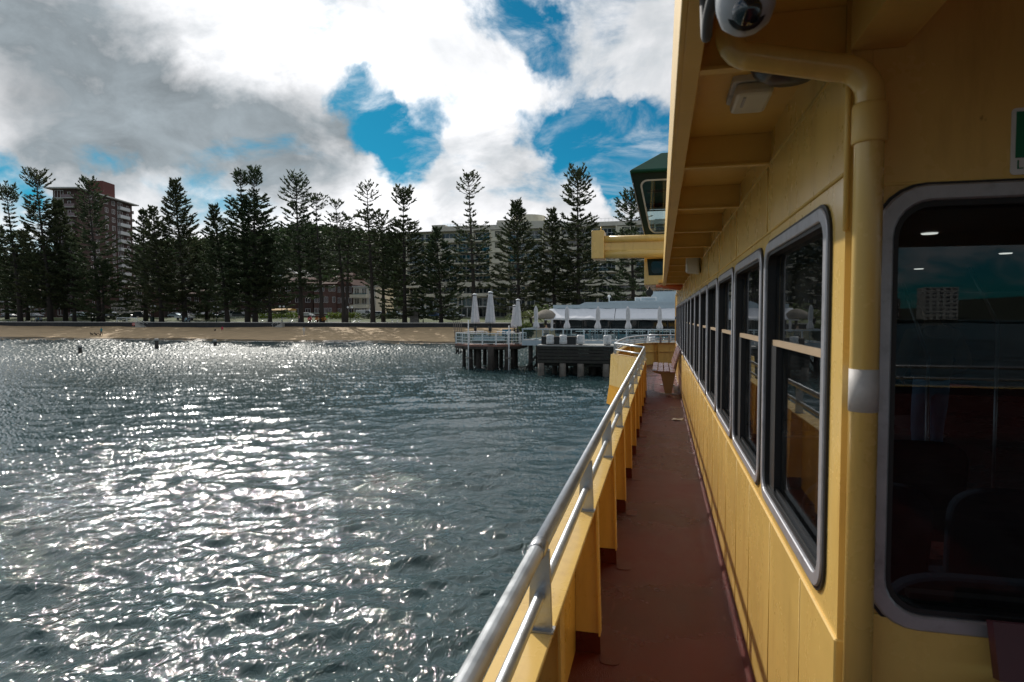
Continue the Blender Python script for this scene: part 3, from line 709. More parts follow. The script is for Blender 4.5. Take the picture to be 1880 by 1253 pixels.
# gear under the forward overhang
MB().box(-.05, 2.6, 12.45, 14.34, h(.66), h(.72)).build('forward_overhang', M['yellow_rib'], ferry)
og = MB()
for k in range(4): og.tube([(-.1 + .13 * k, 12.6 + .4 * k, h(.60)), (.42, 12.6 + .4 * k, h(.60))], .03, 8)
og.build('overhang_pipes', M['orangegear'], ferry)
DPX = gx(1241.5, 17.95)
dp = MB().tube([(DPX + .02, 12.8, h(.58)), (DPX + .01, 17.2, h(.62)), (DPX, 17.9, h(.60)), (DPX, 17.97, h(.5)), (DPX, 17.97, DK + .02)], .036, 12).build('drainpipe', M['yellow'], ferry, label='thin yellow drainpipe at the forward corner with a black band')
MB().lathe([(.038, -.04), (.038, .04)], (DPX, 17.97, gz(584, DPX, 17.97)), 12).build('black_band', M['black'], dp)

# ================================================================== things on and about the ferry
def bench():
    t = thing('slatted_bench', 'beige framed bench with purple brown slats set against the yellow wall near the bow', 'bench', (0, 0, 0), 'slatted deck benches')
    L = 2.35
    for k in range(4):
        for s in (-1, 1):
            x0 = -.50 + .118 * k; z = .475 + (.010 if k in (0,) else .0) - .012 * (k == 3)
            MB().box(x0, x0 + .098, (.012 if s > 0 else -L / 2), (L / 2 if s > 0 else -.012), z, z + .028).build('slat', M['bench'], t, bevel=.004)
    for k in range(3):
        for s in (-1, 1):
            zc_ = .56 + .13 * k; xc = -.075 + .042 * k
            y0, y1 = (.012, L / 2) if s > 0 else (-L / 2, -.012)
            v = []
            for yy in (y0, y1):
                v += [(xc - .016, yy, zc_), (xc + .012, yy, zc_ - .008), (xc + .047, yy, zc_ + .105), (xc + .019, yy, zc_ + .113)]
            MB().add(v, [(0, 1, 2, 3), (7, 6, 5, 4), (0, 4, 5, 1), (1, 5, 6, 2), (2, 6, 7, 3), (3, 7, 4, 0)]).build('slat', M['bench'], t)
    for s in (-1, 1):
        y = s * .85
        lg = MB().prism([(-.25, 0.02), (-.11, 0.02), (-.04, .44), (.06, .93), (.035, .94), (-.06, .50), (-.46, .47), (-.47, .445), (-.33, .41)], lambda a, b, d: (a, d, b), y - .03, y + .03).build('leg', M['benchleg'], t, bevel=.006)
        MB().box(-.34, -.02, y - .045, y + .045, .001, .0195).build('foot', M['steel'], lg)
    return t
bn = bench(); place(bn, (WX - .075, 14.0, DK))
b2 = copy_tree(bn)
place(b2, (gx(1812, YW - .1) + 1.22, YW - .09, DK), R(90), 'dark slatted bench against the aft wall below the large lounge window')
for ch in b2.children:
    if ch.name.startswith('slat'): ch.data = ch.data.copy(); ch.data.materials[0] = M['maroonbox']
def solo_box_cam():
    c = pt(1360, 8, 1.0); X, Y = c.x, c.y
    zt_ = SF - .001
    t = thing('dome_camera', 'white security dome camera with smoked lens hanging under the eave', 'camera', (X, Y, zt_))
    r = .043; zc_ = c.z
    MB().tube([(X, Y, zt_), (X, Y, zc_ + .02)], .05, 20).build('mount', M['white_dirty'], t)
    MB().lathe([(r * .9, .025), (r, .015), (r * 1.02, 0.0), (r * .98, -.016), (r * .80, -.038), (r * .45, -.050), (0.0001, -.054)], (X, Y, zc_), 28).build('housing', M['housing'], t)
    MB().lathe([(r * 1.06, .012), (r * 1.08, .02), (r * 1.06, .034)], (X, Y, zc_), 28).build('collar', M['white_dirty'], t)
    d = Vector((-X * .3, -Y, -.35)).normalized()
    lp = Vector((X, Y, zc_ - .022)) + d * .022
    me = MB(); prof = [(0.023 * math.cos(R(a)), 0.023 * math.sin(R(a))) for a in range(0, 91, 10)]
    q = d.to_track_quat('Z', 'Y').to_matrix(); l = MB().lathe([(max(a, 1e-5), b) for a, b in prof], (0, 0, 0), 22)
    l.v = [tuple(lp + q @ Vector(v)) for v in l.v]; l.build('lens', M['lens'], t, fix=True)
    l = MB().lathe([(.0232, -.004), (.0275, -.002), (.0275, .004), (.0232, .006)], (0, 0, 0), 22); l.v = [tuple(lp + q @ Vector(v)) for v in l.v]; l.build('lens_ring', M['black'], t)
    MB().tube(smooth_path([(X - .044, Y + .0, zc_ + .015), (X - .050, Y + .05, zc_ + .0), (X - .046, Y + .16, zc_ + .02), (X - .046, Y + .26, SF - .05), (X - .046, Y + .30, SF)]), .009, 8).build('conduit', M['cabin'], t)
solo_box_cam()
def fixtures():
    X, Y = gx(1372, 2.12), 2.12
    t = thing('bulkhead_light', 'small rectangular translucent light fitting on the yellow soffit', 'light', (X, Y, SF))
    MB().prism(rrect(X - .065, X + .065, Y - .11, Y + .11, .015, 4), xy, SF - .018, SF - .0005).build('base', M['white_dirty'], t)
    MB().prism(rrect(X - .055, X + .055, Y - .10, Y + .10, .02, 4), xy, SF - .055, SF - .0185).build('diffuser', M['lamp_lens'], t, bevel=.012, seg=2)
    MB().box(X - .03, X - .022, Y - .07, Y + .02, SF - .058, SF - .0555).build('clip', M['alu'], t)
    X, Y = gx(1442, 1.86), 1.86
    t = thing('ceiling_speaker', 'round black ceiling speaker on the soffit behind the nearest rib', 'speaker', (X, Y, SF))
    MB().lathe([(.0001, -.085), (.06, -.078), (.095, -.055), (.11, -.02), (.115, -.0005)], (X, Y, SF), 24).build('dome', M['black'], t)
    MB().lathe([(.116, -.012), (.122, -.008), (.122, -.0006)], (X, Y, SF), 24).build('rim', M['black'], t)
    X, Y = WX - .08, 7.0
    t = thing('horn_speaker', 'pale box loudspeaker fixed under the eave halfway along the wall', 'speaker', (X, Y, h(.70)))
    s = MB(); s.add([(-.085, -.09, -.11), (.06, -.09, -.13), (.085, .09, -.10), (-.06, .09, -.085), (-.085, -.09, .09), (.05, -.09, .08), (.075, .09, .10), (-.06, .09, .10)],
          [(3, 2, 1, 0), (4, 5, 6, 7), (0, 1, 5, 4), (1, 2, 6, 5), (2, 3, 7, 6), (3, 0, 4, 7)])
    s.v = [(X + a, Y + b, h(.575) + c) for a, b, c in s.v]; s.build('body', M['lamp_lens'], t, bevel=.02, seg=3)
    MB().bar((X + .02, Y + .05, h(.65)), (X + .075, Y + .05, h(.66)), .02, .02).build('bracket', M['alu'], t)
    # lifejacket sign on the aft wall
    X0 = gx(1852, YW) - .008; z1, z0 = gz(206, X0, YW), gz(325, X0, YW)
    t = thing('lifejacket_sign', 'white and green lifejacket sign on the yellow aft wall', 'sign', (X0 + .09, YW - .001, z0))
    f = lambda a, b, d: (a, YW - .001 - d, b)
    W_ = .19
    MB().prism(rrect(X0, X0 + W_, z0, z1, .008, 4), f, 0, .003).build('plate', M['white'], t)
    MB().prism([(X0 + .008, z0 + .036), (X0 + W_ - .008, z0 + .036), (X0 + W_ - .008, z1 - .008), (X0 + .008, z1 - .008)], f, .0032, .0042).build('green_field', M['signgreen'], t)
    p = MB()   # pictogram: a white vest outline
    cx, cz = X0 + W_ / 2, (z0 + .036 + z1 - .008) / 2
    for s in (-1, 1): p.prism([(cx + s * .006, cz - .034), (cx + s * .032, cz - .034), (cx + s * .034, cz + .012), (cx + s * .022, cz + .036), (cx + s * .010, cz + .036)][::s], f, .0044, .005)
    p.build('pictogram', M['white'], t)
    cu = bpy.data.curves.new('lettering', 'FONT'); cu.body = 'Lifejackets'; cu.size = .028; cu.extrude = .0004
    fo = bpy.data.objects.new('tmp_text', cu); COL.objects.link(fo); dg = bpy.context.evaluated_depsgraph_get(); dg.update()
    tm = bpy.data.meshes.new_from_object(fo.evaluated_get(dg)); bpy.data.objects.remove(fo)
    tm.name = 'lettering'; tm.materials.clear(); tm.materials.append(M['signgreen']); o = mesh_obj('lettering', tm, t)
    o.location = Vector((X0 + .010, YW - .0052, z0 + .012)) - Vector(t.location); o.rotation_euler = (R(90), 0, 0)
    # searchlight below the wing
    Xs = gx(1192, 14.1)
    t = thing('searchlight', 'small black searchlight hanging under the wheelhouse', 'light', (Xs, 14.1, h(.66)))
    MB().tube([(Xs, 14.0, h(.53)), (Xs, 14.04, h(.53)), (Xs, 14.22, h(.53))], [.075, .08, .05], 14).build('housing', M['black'], t)
    MB().lathe([(.02, 0), (.02, .06)], (Xs, 14.12, h(.60)), 8).build('bracket', M['black'], t)
    # litter on the deck
    Xp = gx(1245, 9.9)
    m = MB(); m.add([(Xp - .09, 9.86, DK + .002), (Xp - .02, 9.80, DK + .02), (Xp + .07, 9.83, DK + .006), (Xp + .10, 9.92, DK + .03), (Xp + .02, 9.90, DK + .012), (Xp - .05, 9.93, DK + .022), (Xp, 9.86, DK + .001), (Xp + .05, 9.87, DK + .001)],
                    [(0, 1, 4, 5), (1, 2, 3, 4), (0, 5, 6), (2, 7, 3), (5, 4, 6), (4, 3, 7), (0, 6, 1), (1, 6, 7, 2), (4, 7, 6)])
    solo(m, 'paper_scrap', M['paper'], 'crumpled scrap of white paper lying on the maroon deck', 'litter', (Xp, 9.87, DK))
fixtures()
# ---- lounge seats
def seat():
    t = thing('lounge_seat', 'navy lounge seat', 'seat', (0, 0, 0), 'navy seats in the lounge')
    MB().prism(rrect(-.24, .24, -.22, .24, .07, 4), xy, .38, .47).build('cushion', M['seat'], t, bevel=.02, seg=2)
    prof = [(-.225, .45), (.225, .45)] + [(.225 * math.cos(R(a)) if False else .235 * (abs(math.cos(R(a))) ** .5) * (1 if math.cos(R(a)) >= 0 else -1), .78 + .15 * math.sin(R(a)) ** .7 if math.sin(R(a)) > 0 else .78) for a in range(0, 181, 12)]
    MB().prism(prof, lambda a, b, d: (a, d - (b - .45) * .12, b), -.24, -.18).build('backrest', M['seat'], t, bevel=.015, seg=2)
    lg = MB(); lg.box(-.03, .03, -.1, .12, .02, .38); lg.box(-.2, .2, -.16, .18, 0, .02); lg.build('base', M['black'], t)
    return t
s0 = seat()
k = 0
ROWN = ['first', 'second', 'third', 'fourth', 'fifth', 'sixth']; SEATN = ['window side', 'next but one', 'aisle side', 'inner side']
for j, Y in enumerate((2.02, 2.95, 3.9, 8.6, 9.8, 11.2)):
    for i in range(4):
        if j > 0 and i == 3: continue
        X = .80 + .52 * i + (.9 if i > 1 else 0)
        o = s0 if k == 0 else copy_tree(s0)
        place(o, (X, Y, DK + .02), 0.0, 'navy lounge seat, %s row from the aft window, %s' % (ROWN[j], SEATN[i])); k += 1

# ================================================================== figures
def skin_mesh(name, pts, edges, rad, root=0, sub=1):
    me = bpy.data.meshes.new(name); me.from_pydata(pts, edges, [])
    o = bpy.data.objects.new('tmp_figure', me); COL.objects.link(o)
    sk = o.modifiers.new('skin', 'SKIN'); sk.use_smooth_shade = True
    for i, v in enumerate(me.skin_vertices[0].data):
        r = rad[i]; v.radius = r if isinstance(r, tuple) else (r, r); v.use_root = (i == root)
    ss = o.modifiers.new('sub', 'SUBSURF'); ss.levels = sub; ss.render_levels = sub
    dg = bpy.context.evaluated_depsgraph_get(); dg.update()
    out = bpy.data.meshes.new_from_object(o.evaluated_get(dg)); out.name = name
    bpy.data.objects.remove(o); bpy.data.meshes.remove(me)
    return out
J = ['pelvis', 'waist', 'chest', 'neckb', 'neck', 'head', 'top', 'shL', 'elL', 'wrL', 'haL', 'shR', 'elR', 'wrR', 'haR', 'hiL', 'knL', 'anL', 'toL', 'hiR', 'knR', 'anR', 'toR']
JR = dict(pelvis=(.15, .11), waist=(.135, .10), chest=(.16, .115), neckb=.07, neck=.055, head=(.082, .098), top=(.06, .07), sh=.062, el=.044, wr=.030, ha=.036, hi=.088, kn=.058, an=.042, to=.036)
JE = [('pelvis', 'waist'), ('waist', 'chest'), ('chest', 'neckb'), ('neckb', 'neck'), ('neck', 'head'), ('head', 'top')] + \
     [(a + s, b + s) for s in 'LR' for a, b in (('sh', 'el'), ('el', 'wr'), ('wr', 'ha'), ('hi', 'kn'), ('kn', 'an'), ('an', 'to'))] + [('neckb', 'shL'), ('neckb', 'shR'), ('pelvis', 'hiL'), ('pelvis', 'hiR')]
STAND = dict(pelvis=(0, 0, .95), waist=(0, 0, 1.08), chest=(0, .01, 1.27), neckb=(0, 0, 1.44), neck=(0, .01, 1.53), head=(0, .03, 1.62), top=(0, .02, 1.71),
             shL=(-.18, 0, 1.41), elL=(-.24, -.03, 1.13), wrL=(-.23, .08, .90), haL=(-.22, .12, .82), shR=(.18, 0, 1.41), elR=(.24, -.03, 1.13), wrR=(.23, .08, .90), haR=(.22, .12, .82),
             hiL=(-.09, 0, .90), knL=(-.10, .03, .50), anL=(-.10, -.02, .09), toL=(-.11, .13, .04), hiR=(.09, 0, .90), knR=(.10, .03, .50), anR=(.10, -.02, .09), toR=(.11, .13, .04))
def pose(**kw): d = dict(STAND); d.update(kw); return d
WALK = pose(knL=(-.09, .16, .52), anL=(-.09, .27, .11), toL=(-.09, .42, .07), knR=(.09, -.04, .50), anR=(.09, -.30, .14), toR=(.09, -.18, .05), elL=(-.24, -.12, 1.14), wrL=(-.23, -.06, .90), haL=(-.22, -.03, .83), elR=(.24, .06, 1.13), wrR=(.22, .25, .98), haR=(.2, .32, .95))
SIT = pose(**{k: (v[0], v[1], v[2] - .47) for k, v in STAND.items() if k[:2] not in ('hi', 'kn', 'an', 'to')} | dict(top=(0, .04, 1.24), hiL=(-.09, .04, .44), knL=(-.11, .46, .46), anL=(-.11, .44, .09), toL=(-.11, .58, .04), hiR=(.09, .04, .44), knR=(.11, .46, .46), anR=(.11, .44, .09), toR=(.11, .58, .04), elL=(-.24, .06, .68), wrL=(-.16, .30, .58), haL=(-.12, .38, .56), elR=(.24, .06, .68), wrR=(.16, .30, .58), haR=(.12, .38, .56)))
CROUCH = pose(pelvis=(0, -.12, .36), waist=(0, -.06, .50), chest=(0, .06, .66), neckb=(0, .16, .80), neck=(0, .20, .87), head=(0, .26, .94), top=(0, .29, 1.02), shL=(-.17, .14, .78), elL=(-.22, .28, .56), wrL=(-.16, .42, .34), haL=(-.14, .48, .26), shR=(.17, .14, .78), elR=(.22, .28, .56), wrR=(.16, .42, .34), haR=(.14, .48, .26),
              hiL=(-.10, -.10, .34), knL=(-.20, .26, .50), anL=(-.16, .02, .09), toL=(-.19, .17, .04), hiR=(.10, -.10, .34), knR=(.20, .26, .50), anR=(.16, .02, .09), toR=(.19, .17, .04))
PM = {}
def flat(col, rough=.8):
    k = tuple(col)
    if k not in PM: PM[k] = mat('cloth_%02d' % len(PM), col, rough, var=.12, vscale=6)
    return PM[k]
SKIN = (.42, .25, .17); HAIR = (.025, .018, .014)
def person(label, loc, rz, ps, top, legs, hair=HAIR, scale=1.0, group=None, shoe=(.03, .03, .03)):
    t = thing('person', label, 'person', loc, group, rz)
    pts = [ps[j] for j in J]; ix = {j: i for i, j in enumerate(J)}
    rad = [JR.get(j, JR.get(j[:2])) for j in J]
    me = skin_mesh('body', pts, [(ix[a], ix[b]) for a, b in JE], rad)
    ms = [flat(top), flat(legs), flat(SKIN), flat(hair), flat(shoe)]
    for m in ms: me.materials.append(m)
    hd = Vector(ps['head']); hp = Vector(ps['pelvis']); nk = Vector(ps['neck'])
    hands = [Vector(ps['haL']), Vector(ps['haR'])]; legs_ = [(Vector(ps['hi' + s]), Vector(ps['kn' + s]), Vector(ps['an' + s]), Vector(ps['to' + s])) for s in 'LR']
    def dseg(p, a, b):
        d = b - a; k = max(0, min(1, (p - a).dot(d) / max(d.length_squared, 1e-6))); return (p - a - d * k).length
    for p in me.polygons:
        c = p.center
        if (c - hd).length < .15 and c.z > nk.z - .01: p.material_index = 3 if (c.z > hd.z + .045 or c.y < hd.y - .02) else 2
        elif min((c - q).length for q in hands) < .075: p.material_index = 2
        else:
            dl = min(min(dseg(c, a, b) / 1.3, dseg(c, b, k)) for a, b, k, _ in legs_); da = min(dseg(c, k, q) for _, _, k, q in legs_)
            dt = min(dseg(c, hp + (Vector(ps['waist']) - hp) * .3, Vector(ps['chest'])) / 1.8, min(dseg(c, Vector(ps['sh' + s]), Vector(ps['el' + s])) for s in 'LR'), min(dseg(c, Vector(ps['el' + s]), Vector(ps['wr' + s])) for s in 'LR'), dseg(c, Vector(ps['chest']), nk))
            if da < .06 and da < dl + .01: p.material_index = 4
            elif dl < dt: p.material_index = 1
    o = mesh_obj('body', me, t)
    t.scale = (scale,) * 3
    return t
def dog(label, loc, rz, col, s=1.0):
    t = thing('dog', label, 'dog', loc, 'dogs on the sand', rz)
    P = [(0, -.22, .42), (0, .0, .43), (0, .22, .44), (0, .34, .56), (0, .42, .66), (0, .55, .62), (0, -.34, .50), (0, -.46, .60)]
    E = [(0, 1), (1, 2), (2, 3), (3, 4), (4, 5), (0, 6), (6, 7)]; Rr = [.10, .10, .125, .075, .07, .04, .03, .018]
    for s_ in (-1, 1):
        n = len(P); P += [(.07 * s_, -.20, .40), (.075 * s_, -.14, .27), (.07 * s_, -.27, .17), (.07 * s_, -.24, .03)]; Rr += [.07, .05, .03, .03]; E += [(0, n), (n, n + 1), (n + 1, n + 2), (n + 2, n + 3)]
        n = len(P); P += [(.07 * s_, .21, .36), (.07 * s_, .20, .20), (.07 * s_, .23, .03)]; Rr += [.055, .032, .03]; E += [(2, n), (n, n + 1), (n + 1, n + 2)]
        n = len(P); P += [(.05 * s_, .40, .74)]; Rr += [.025]; E += [(4, n)]
    me = skin_mesh('body', P, E, Rr, 1); me.materials.append(flat(col)); mesh_obj('body', me, t); t.scale = (s,) * 3
    return t
# the passenger in the lounge, back turned
def passenger():
    Y = 6.6; X = gx(1712, Y); rz = R(12); loc = (X, Y, DK + .021)
    t = thing('person', 'person in brown hooded jacket and blue jeans standing in the lounge, back turned', 'person', loc, None, rz)
    ps = pose(knR=(.10, .06, .50), anR=(.12, .05, .09), toR=(.16, .19, .04), head=(.02, .06, 1.63), top=(.02, .05, 1.73), elL=(-.30, -.04, 1.14), wrL=(-.20, .17, 1.02), haL=(-.15, .22, .98), elR=(.30, -.04, 1.14), wrR=(.20, .17, 1.02), haR=(.15, .22, .98))
    pts = [ps[j] for j in J]; ix = {j: i for i, j in enumerate(J)}; rad = [JR.get(j, JR.get(j[:2])) for j in J]; ed = [(ix[a], ix[b]) for a, b in JE]
    for s, sg in (('L', 1), ('R', -1)):
        b = Vector(ps['ha' + s])
        for k, (dx, ln) in enumerate(((-.027, .07), (-.009, .08), (.009, .075), (.027, .06))):
            n = len(pts); d = Vector((sg * .5, .35, -.6)).normalized(); side = Vector((dx * .3, dx * .9, dx * .5))
            pts += [tuple(b + side + d * .02), tuple(b + side + d * (ln * .55) + Vector((0, .006, 0))), tuple(b + side + d * ln + Vector((0, -.012, -.005)))]; rad += [.010, .0095, .008]; ed += [(ix['ha' + s], n), (n, n + 1), (n + 1, n + 2)]
        n = len(pts); pts += [tuple(b + Vector((sg * .01, .035, .03))), tuple(b + Vector((sg * .035, .055, .015)))]; rad += [.011, .009]; ed += [(ix['ha' + s], n), (n, n + 1)]
    me = skin_mesh('body', pts, ed, rad, 0, 2)
    for m in (flat((.28, .46, .66)), flat(SKIN), flat((.02, .02, .022))): me.materials.append(m)
    for p in me.polygons:
        c = p.center; p.material_index = 1 if c.z > 1.45 or (abs(c.y - .2) < .12 and .85 < c.z < 1.08 and c.y > .12) else (2 if c.z < .11 else 0)
    mesh_obj('body', me, t)
    jk = ['pelvis', 'waist', 'chest', 'neckb', 'shL', 'elL', 'wrL', 'shR', 'elR', 'wrR']; jx = {j: i for i, j in enumerate(jk)}
    jr = dict(pelvis=(.195, .155), waist=(.185, .145), chest=(.20, .155), neckb=.10, sh=.085, el=.072, wr=.052)
    me = skin_mesh('jacket', [ps[j] for j in jk], [(jx[a], jx[b]) for a, b in JE if a in jx and b in jx], [jr.get(j, jr.get(j[:2])) for j in jk], 0, 2)
    me.materials.append(flat((.24, .165, .115))); mesh_obj('jacket', me, t)
    me = skin_mesh('hood', [(-.12, -.06, 1.47), (0, -.13, 1.40), (.12, -.06, 1.47), (0, -.10, 1.49)], [(0, 1), (1, 2), (1, 3)], [.05, .075, .05, .06], 1, 2); me.materials.append(flat((.24, .165, .115))); mesh_obj('hood', me, t)
    me = skin_mesh('hair', [(.02, .00, 1.60), (.02, .02, 1.70), (.02, .07, 1.745)], [(0, 1), (1, 2)], [(.086, .075), (.095, .092), (.07, .06)], 1, 2); me.materials.append(flat(HAIR)); mesh_obj('hair', me, t)
    sh = MB()
    for s in (-1, 1): sh.prism(rrect(s * .12 - .05, s * .12 + .05, -.09 + (.06 if s > 0 else 0), .20 + (.06 if s > 0 else 0), .045, 3), xy, .0, .03)
    sh.v = [v for v in sh.v]; o = bpy.data.meshes.new('shoe_sole'); o.from_pydata(sh.v, [], sh.f); o.materials.append(flat((.5, .5, .5))); mesh_obj('shoe_sole', o, t)
passenger()

# ================================================================== wharf and pier
def pile(parent, X, Y, z1, r=.2, m=None, lean=0.0):
    return MB().tube([(X, Y, -1.5), (X + lean * .5, Y, z1 * .5), (X + lean, Y, z1)], [r * 1.06, r, r * .96], 12).build('pile', m or M['pile'], parent)
def platform():
    Yc = 54.6; Xc = gx(902, Yc); zd = 2.16; Rr = 3.25
    t = thing('pier_platform', 'octagonal timber pier platform on thick piles with white railing', 'pier', (Xc, Yc, 0))
    oc = [(Xc + Rr * 1.02 * math.cos(R(22.5 + 45 * k)), Yc + Rr * math.sin(R(22.5 + 45 * k))) for k in range(8)]
    MB().prism(oc, xy, zd - .16, zd).build('platform_deck', M['deckwood'], t)
    oc2 = [(Xc + (x - Xc) * .97, Yc + (y - Yc) * .97) for x, y in oc]
    for k in range(8):
        a, b = oc[k], oc[(k + 1) % 8]
        MB().bar((a[0], a[1], zd - .27), (b[0], b[1], zd - .27), .12, .20).build('edge_beam', M['pile'], t)
    for k in range(4):
        y = Yc - 2.4 + 1.6 * k; w = 2.9 if abs(y - Yc) < 1.2 else 2.0
        MB().box(Xc - w, Xc + w, y - .12, y + .12, zd - .46, zd - .165).build('cross_beam', M['timber'], t)
    for px, y, r in ((852, Yc - .6, .17), (863, Yc - 1.9, .25), (873, Yc + 1.4, .2), (879, Yc - 2.0, .24), (901, Yc - 3.05, .30), (911, Yc - .9, .22), (931, Yc - 2.3, .24), (941, Yc - 1.4, .20), (947, Yc + 1.4, .2), (920, Yc + 1.2, .2), (890, Yc + 2.4, .2)):
        pile(t, gx(px, y), y, zd - .17, r)
    zr = zd + .98
    for k in range(8):
        a, b = Vector((*oc2[k], 0)), Vector((*oc2[(k + 1) % 8], 0))
        if k in (1,): continue
        MB().bar(a + Vector((0, 0, zr)), b + Vector((0, 0, zr)), .10, .07).build('top_rail', M['white'], t)
        for zz in (.12, .36, .62): MB().bar(a + Vector((0, 0, zd + zz)), b + Vector((0, 0, zd + zz)), .03, .045).build('mid_rail', M['white'], t)
        n = 2
        for j in range(n):
            p = a.lerp(b, j / n); MB().box(p.x - .05, p.x + .05, p.y - .05, p.y + .05, zd + .001, zr - .035).build('post', M['white'], t)
        c0, c1 = a.lerp(b, .04), a.lerp(b, .96)
        MB().bar(c0 + Vector((0, 0, zd + .52)), c1 + Vector((0, 0, zd + .52)), .012, .78).build('glass_panel', M['teal_glass'], t)
    return Xc, Yc, zd
PXc, PYc, PZ = platform()
def big_umbrella():
    t = thing('closed_umbrella', 'large closed white umbrella', 'umbrella', (0, 0, 0), 'tall closed umbrellas on the pier platform')
    MB().lathe([(.28, 0), (.28, .10), (.06, .12)], n=14).build('base', M['black'], t)
    MB().lathe([(.05, .1), (.05, 3.7)], n=10).build('pole', M['dkgreen'], t)
    MB().lathe([(.13, .95), (.13, 1.32)], n=12).build('crank_box', M['black'], t)
    MB().lathe([(.05, 1.62), (.36, 1.54), (.40, 1.68), (.37, 1.95), (.31, 2.4), (.25, 2.95), (.18, 3.5), (.15, 3.74)], n=48, pleat=.10, np_=8).build('canopy', M['canvas'], t)
    MB().lathe([(.155, 3.70), (.165, 3.78)], n=18).build('band', M['black'], t)
    MB().lathe([(.22, 3.78), (.24, 3.81), (.12, 3.88), (.001, 3.92)], n=18).build('cap', M['white'], t)
    return t
ub = big_umbrella(); kk = 0
for px, Y, ty, lab in ((873, PYc + .6, 539, 'tall closed white umbrella on the left of the pier platform'), (899.5, PYc - 1.6, 535, 'tallest closed white umbrella, at the front of the pier platform'),
                       (950, PYc - .8, 549, 'closed white umbrella on the right of the pier platform, in front of another'), (944.5, PYc + 2.2, 560, 'closed white umbrella half hidden behind the right-hand one on the pier platform')):
    o = ub if kk == 0 else copy_tree(ub); X = gx(px, Y); s = (gz(ty, X, Y) - PZ) / 3.92
    place(o, (X, Y, PZ), rz=.3 * kk, label=lab, scale=(float(s) * (.86 + .03 * kk), float(s) * (.90 - .02 * kk), float(s))); o.rotation_euler.x = R((.8, -.5, 1.1, -1.4)[kk]); o.rotation_euler.y = R((-.6, .7, .3, 1.2)[kk]); kk += 1
def high_table():
    t = thing('high_table', 'white high bar table', 'table', (0, 0, 0), 'white bar tables on the pier platform')
    MB().box(-.38, .38, -.38, .38, 1.05, 1.10).build('table_top', M['white'], t)
    for sx in (-1, 1):
        for sy in (-1, 1): MB().box(sx * .3 - .03, sx * .3 + .03, sy * .3 - .03, sy * .3 + .03, 0, 1.049).build('leg', M['white'], t)
    return t
ht = high_table(); kk = 0
for px, Y, lab in ((866, PYc - .6, 'white bar table under the left umbrella on the pier platform'), (880, PYc + 1.5, 'white bar table at the back of the pier platform between the two tall umbrellas'), (920, PYc + .2, 'white bar table in the middle of the pier platform'), (937, PYc - 1.2, 'white bar table next to the white ladder pole on the pier platform')):
    o = ht if kk == 0 else copy_tree(ht); place(o, (gx(px, Y), Y, PZ), .1 * kk, lab); kk += 1
def stool():
    t = thing('bar_stool', 'slim bar stool', 'stool', (0, 0, 0), 'bar stools on the pier platform')
    MB().lathe([(.17, .74), (.18, .78), (.17, .80)], n=12).build('seat', M['black'], t)
    for k in range(4):
        a = R(45 + 90 * k); MB().bar((.2 * math.cos(a), .2 * math.sin(a), 0), (.12 * math.cos(a), .12 * math.sin(a), .74), .03, .03).build('leg', M['black'], t)
    return t
st_ = stool(); kk = 0
ORD = ['leftmost', 'second from the left', 'third from the left', 'fourth from the left', 'fifth from the left', 'sixth from the left', 'seventh from the left', 'eighth from the left', 'rightmost']
for px, Y in ((860, PYc - .2), (872, PYc - 1.0), (913, PYc + .5), (926, PYc - .1), (931, PYc - 1.5), (942, PYc - .6)):
    o = st_ if kk == 0 else copy_tree(st_); place(o, (gx(px, Y), Y, PZ), .5 * kk, 'dark bar stool beside the white tables on the pier platform, ' + ORD[kk - 0 if kk < 5 else 8]); kk += 1
def sofa(px, Y, w, lab):
    X = gx(px, Y); t = thing('outdoor_sofa', lab, 'sofa', (X, Y, PZ), 'white sofas on the pier platform')
    MB().box(X - w, X + w, Y - .35, Y + .35, PZ + .08, PZ + .30).build('base', M['pilepale'], t)
    MB().box(X - w, X + w, Y - .34, Y + .2, PZ + .301, PZ + .46).build('cushion', M['white'], t, bevel=.04)
    MB().box(X - w, X + w, Y + .201, Y + .36, PZ + .301, PZ + .75).build('backrest', M['canvas'], t, bevel=.04)
sofa(884, PYc - 1.5, .8, 'white cushioned sofa behind the railing at the front left of the pier platform'); sofa(912, PYc - 2.1, .7, 'white cushioned sofa behind the front railing right of the tallest umbrella')
X = gx(930, PYc + 1.8); m = MB().box(X - .42, X + .42, PYc + 1.78, PYc + 1.83, PZ + .25, PZ + 1.25); m.box(X - .36, X - .30, PYc + 1.6, PYc + 2.0, PZ, PZ + .249); m.box(X + .30, X + .36, PYc + 1.6, PYc + 2.0, PZ, PZ + .249)
solo(m, 'blue_board', mat('blue_board_paint', (.03, .16, .26), .5), 'standing blue board on the pier platform behind the bar tables', 'board', (X, PYc + 1.8, PZ))
# slender poles at the left, guide poles in front
t0 = None
for k, (p0_, p1_, lab) in enumerate(((832, 837.5, 'leftmost'), (836, 838.5, 'second'), (840, 840.5, 'third'), (844, 842, 'fourth'), (847, 846, 'rightmost'))):
    Y = PYc - .2 + .12 * k; a = pt(p0_, 588 + (k % 2) * 2, Y); b = pt(p1_, 646 - (k % 3) * 2, Y)
    t = thing('bamboo_pole', lab + ' of the five thin wooden poles bundled at the left edge of the pier platform', 'pole', b, 'thin poles beside the pier platform')
    MB().tube([b, a.lerp(b, .5) + Vector((.02, 0, 0)), a], [.035, .032, .026], 8).build('shaft', M['pilepale'], t)
    MB().lathe([(.06, -.25), (.08, -.12), (.06, 0)], b, 8).build('float', M['black'], t)
a = pt(835, 620, PYc - .2); m = MB(); m.bar((a.x - .1, PYc - .22, a.z), (PXc - 2.6, PYc - .22, a.z), .05, .05); m.bar((a.x - .1, PYc - .22, a.z + .5), (PXc - 2.6, PYc - .22, a.z + .5), .05, .05)
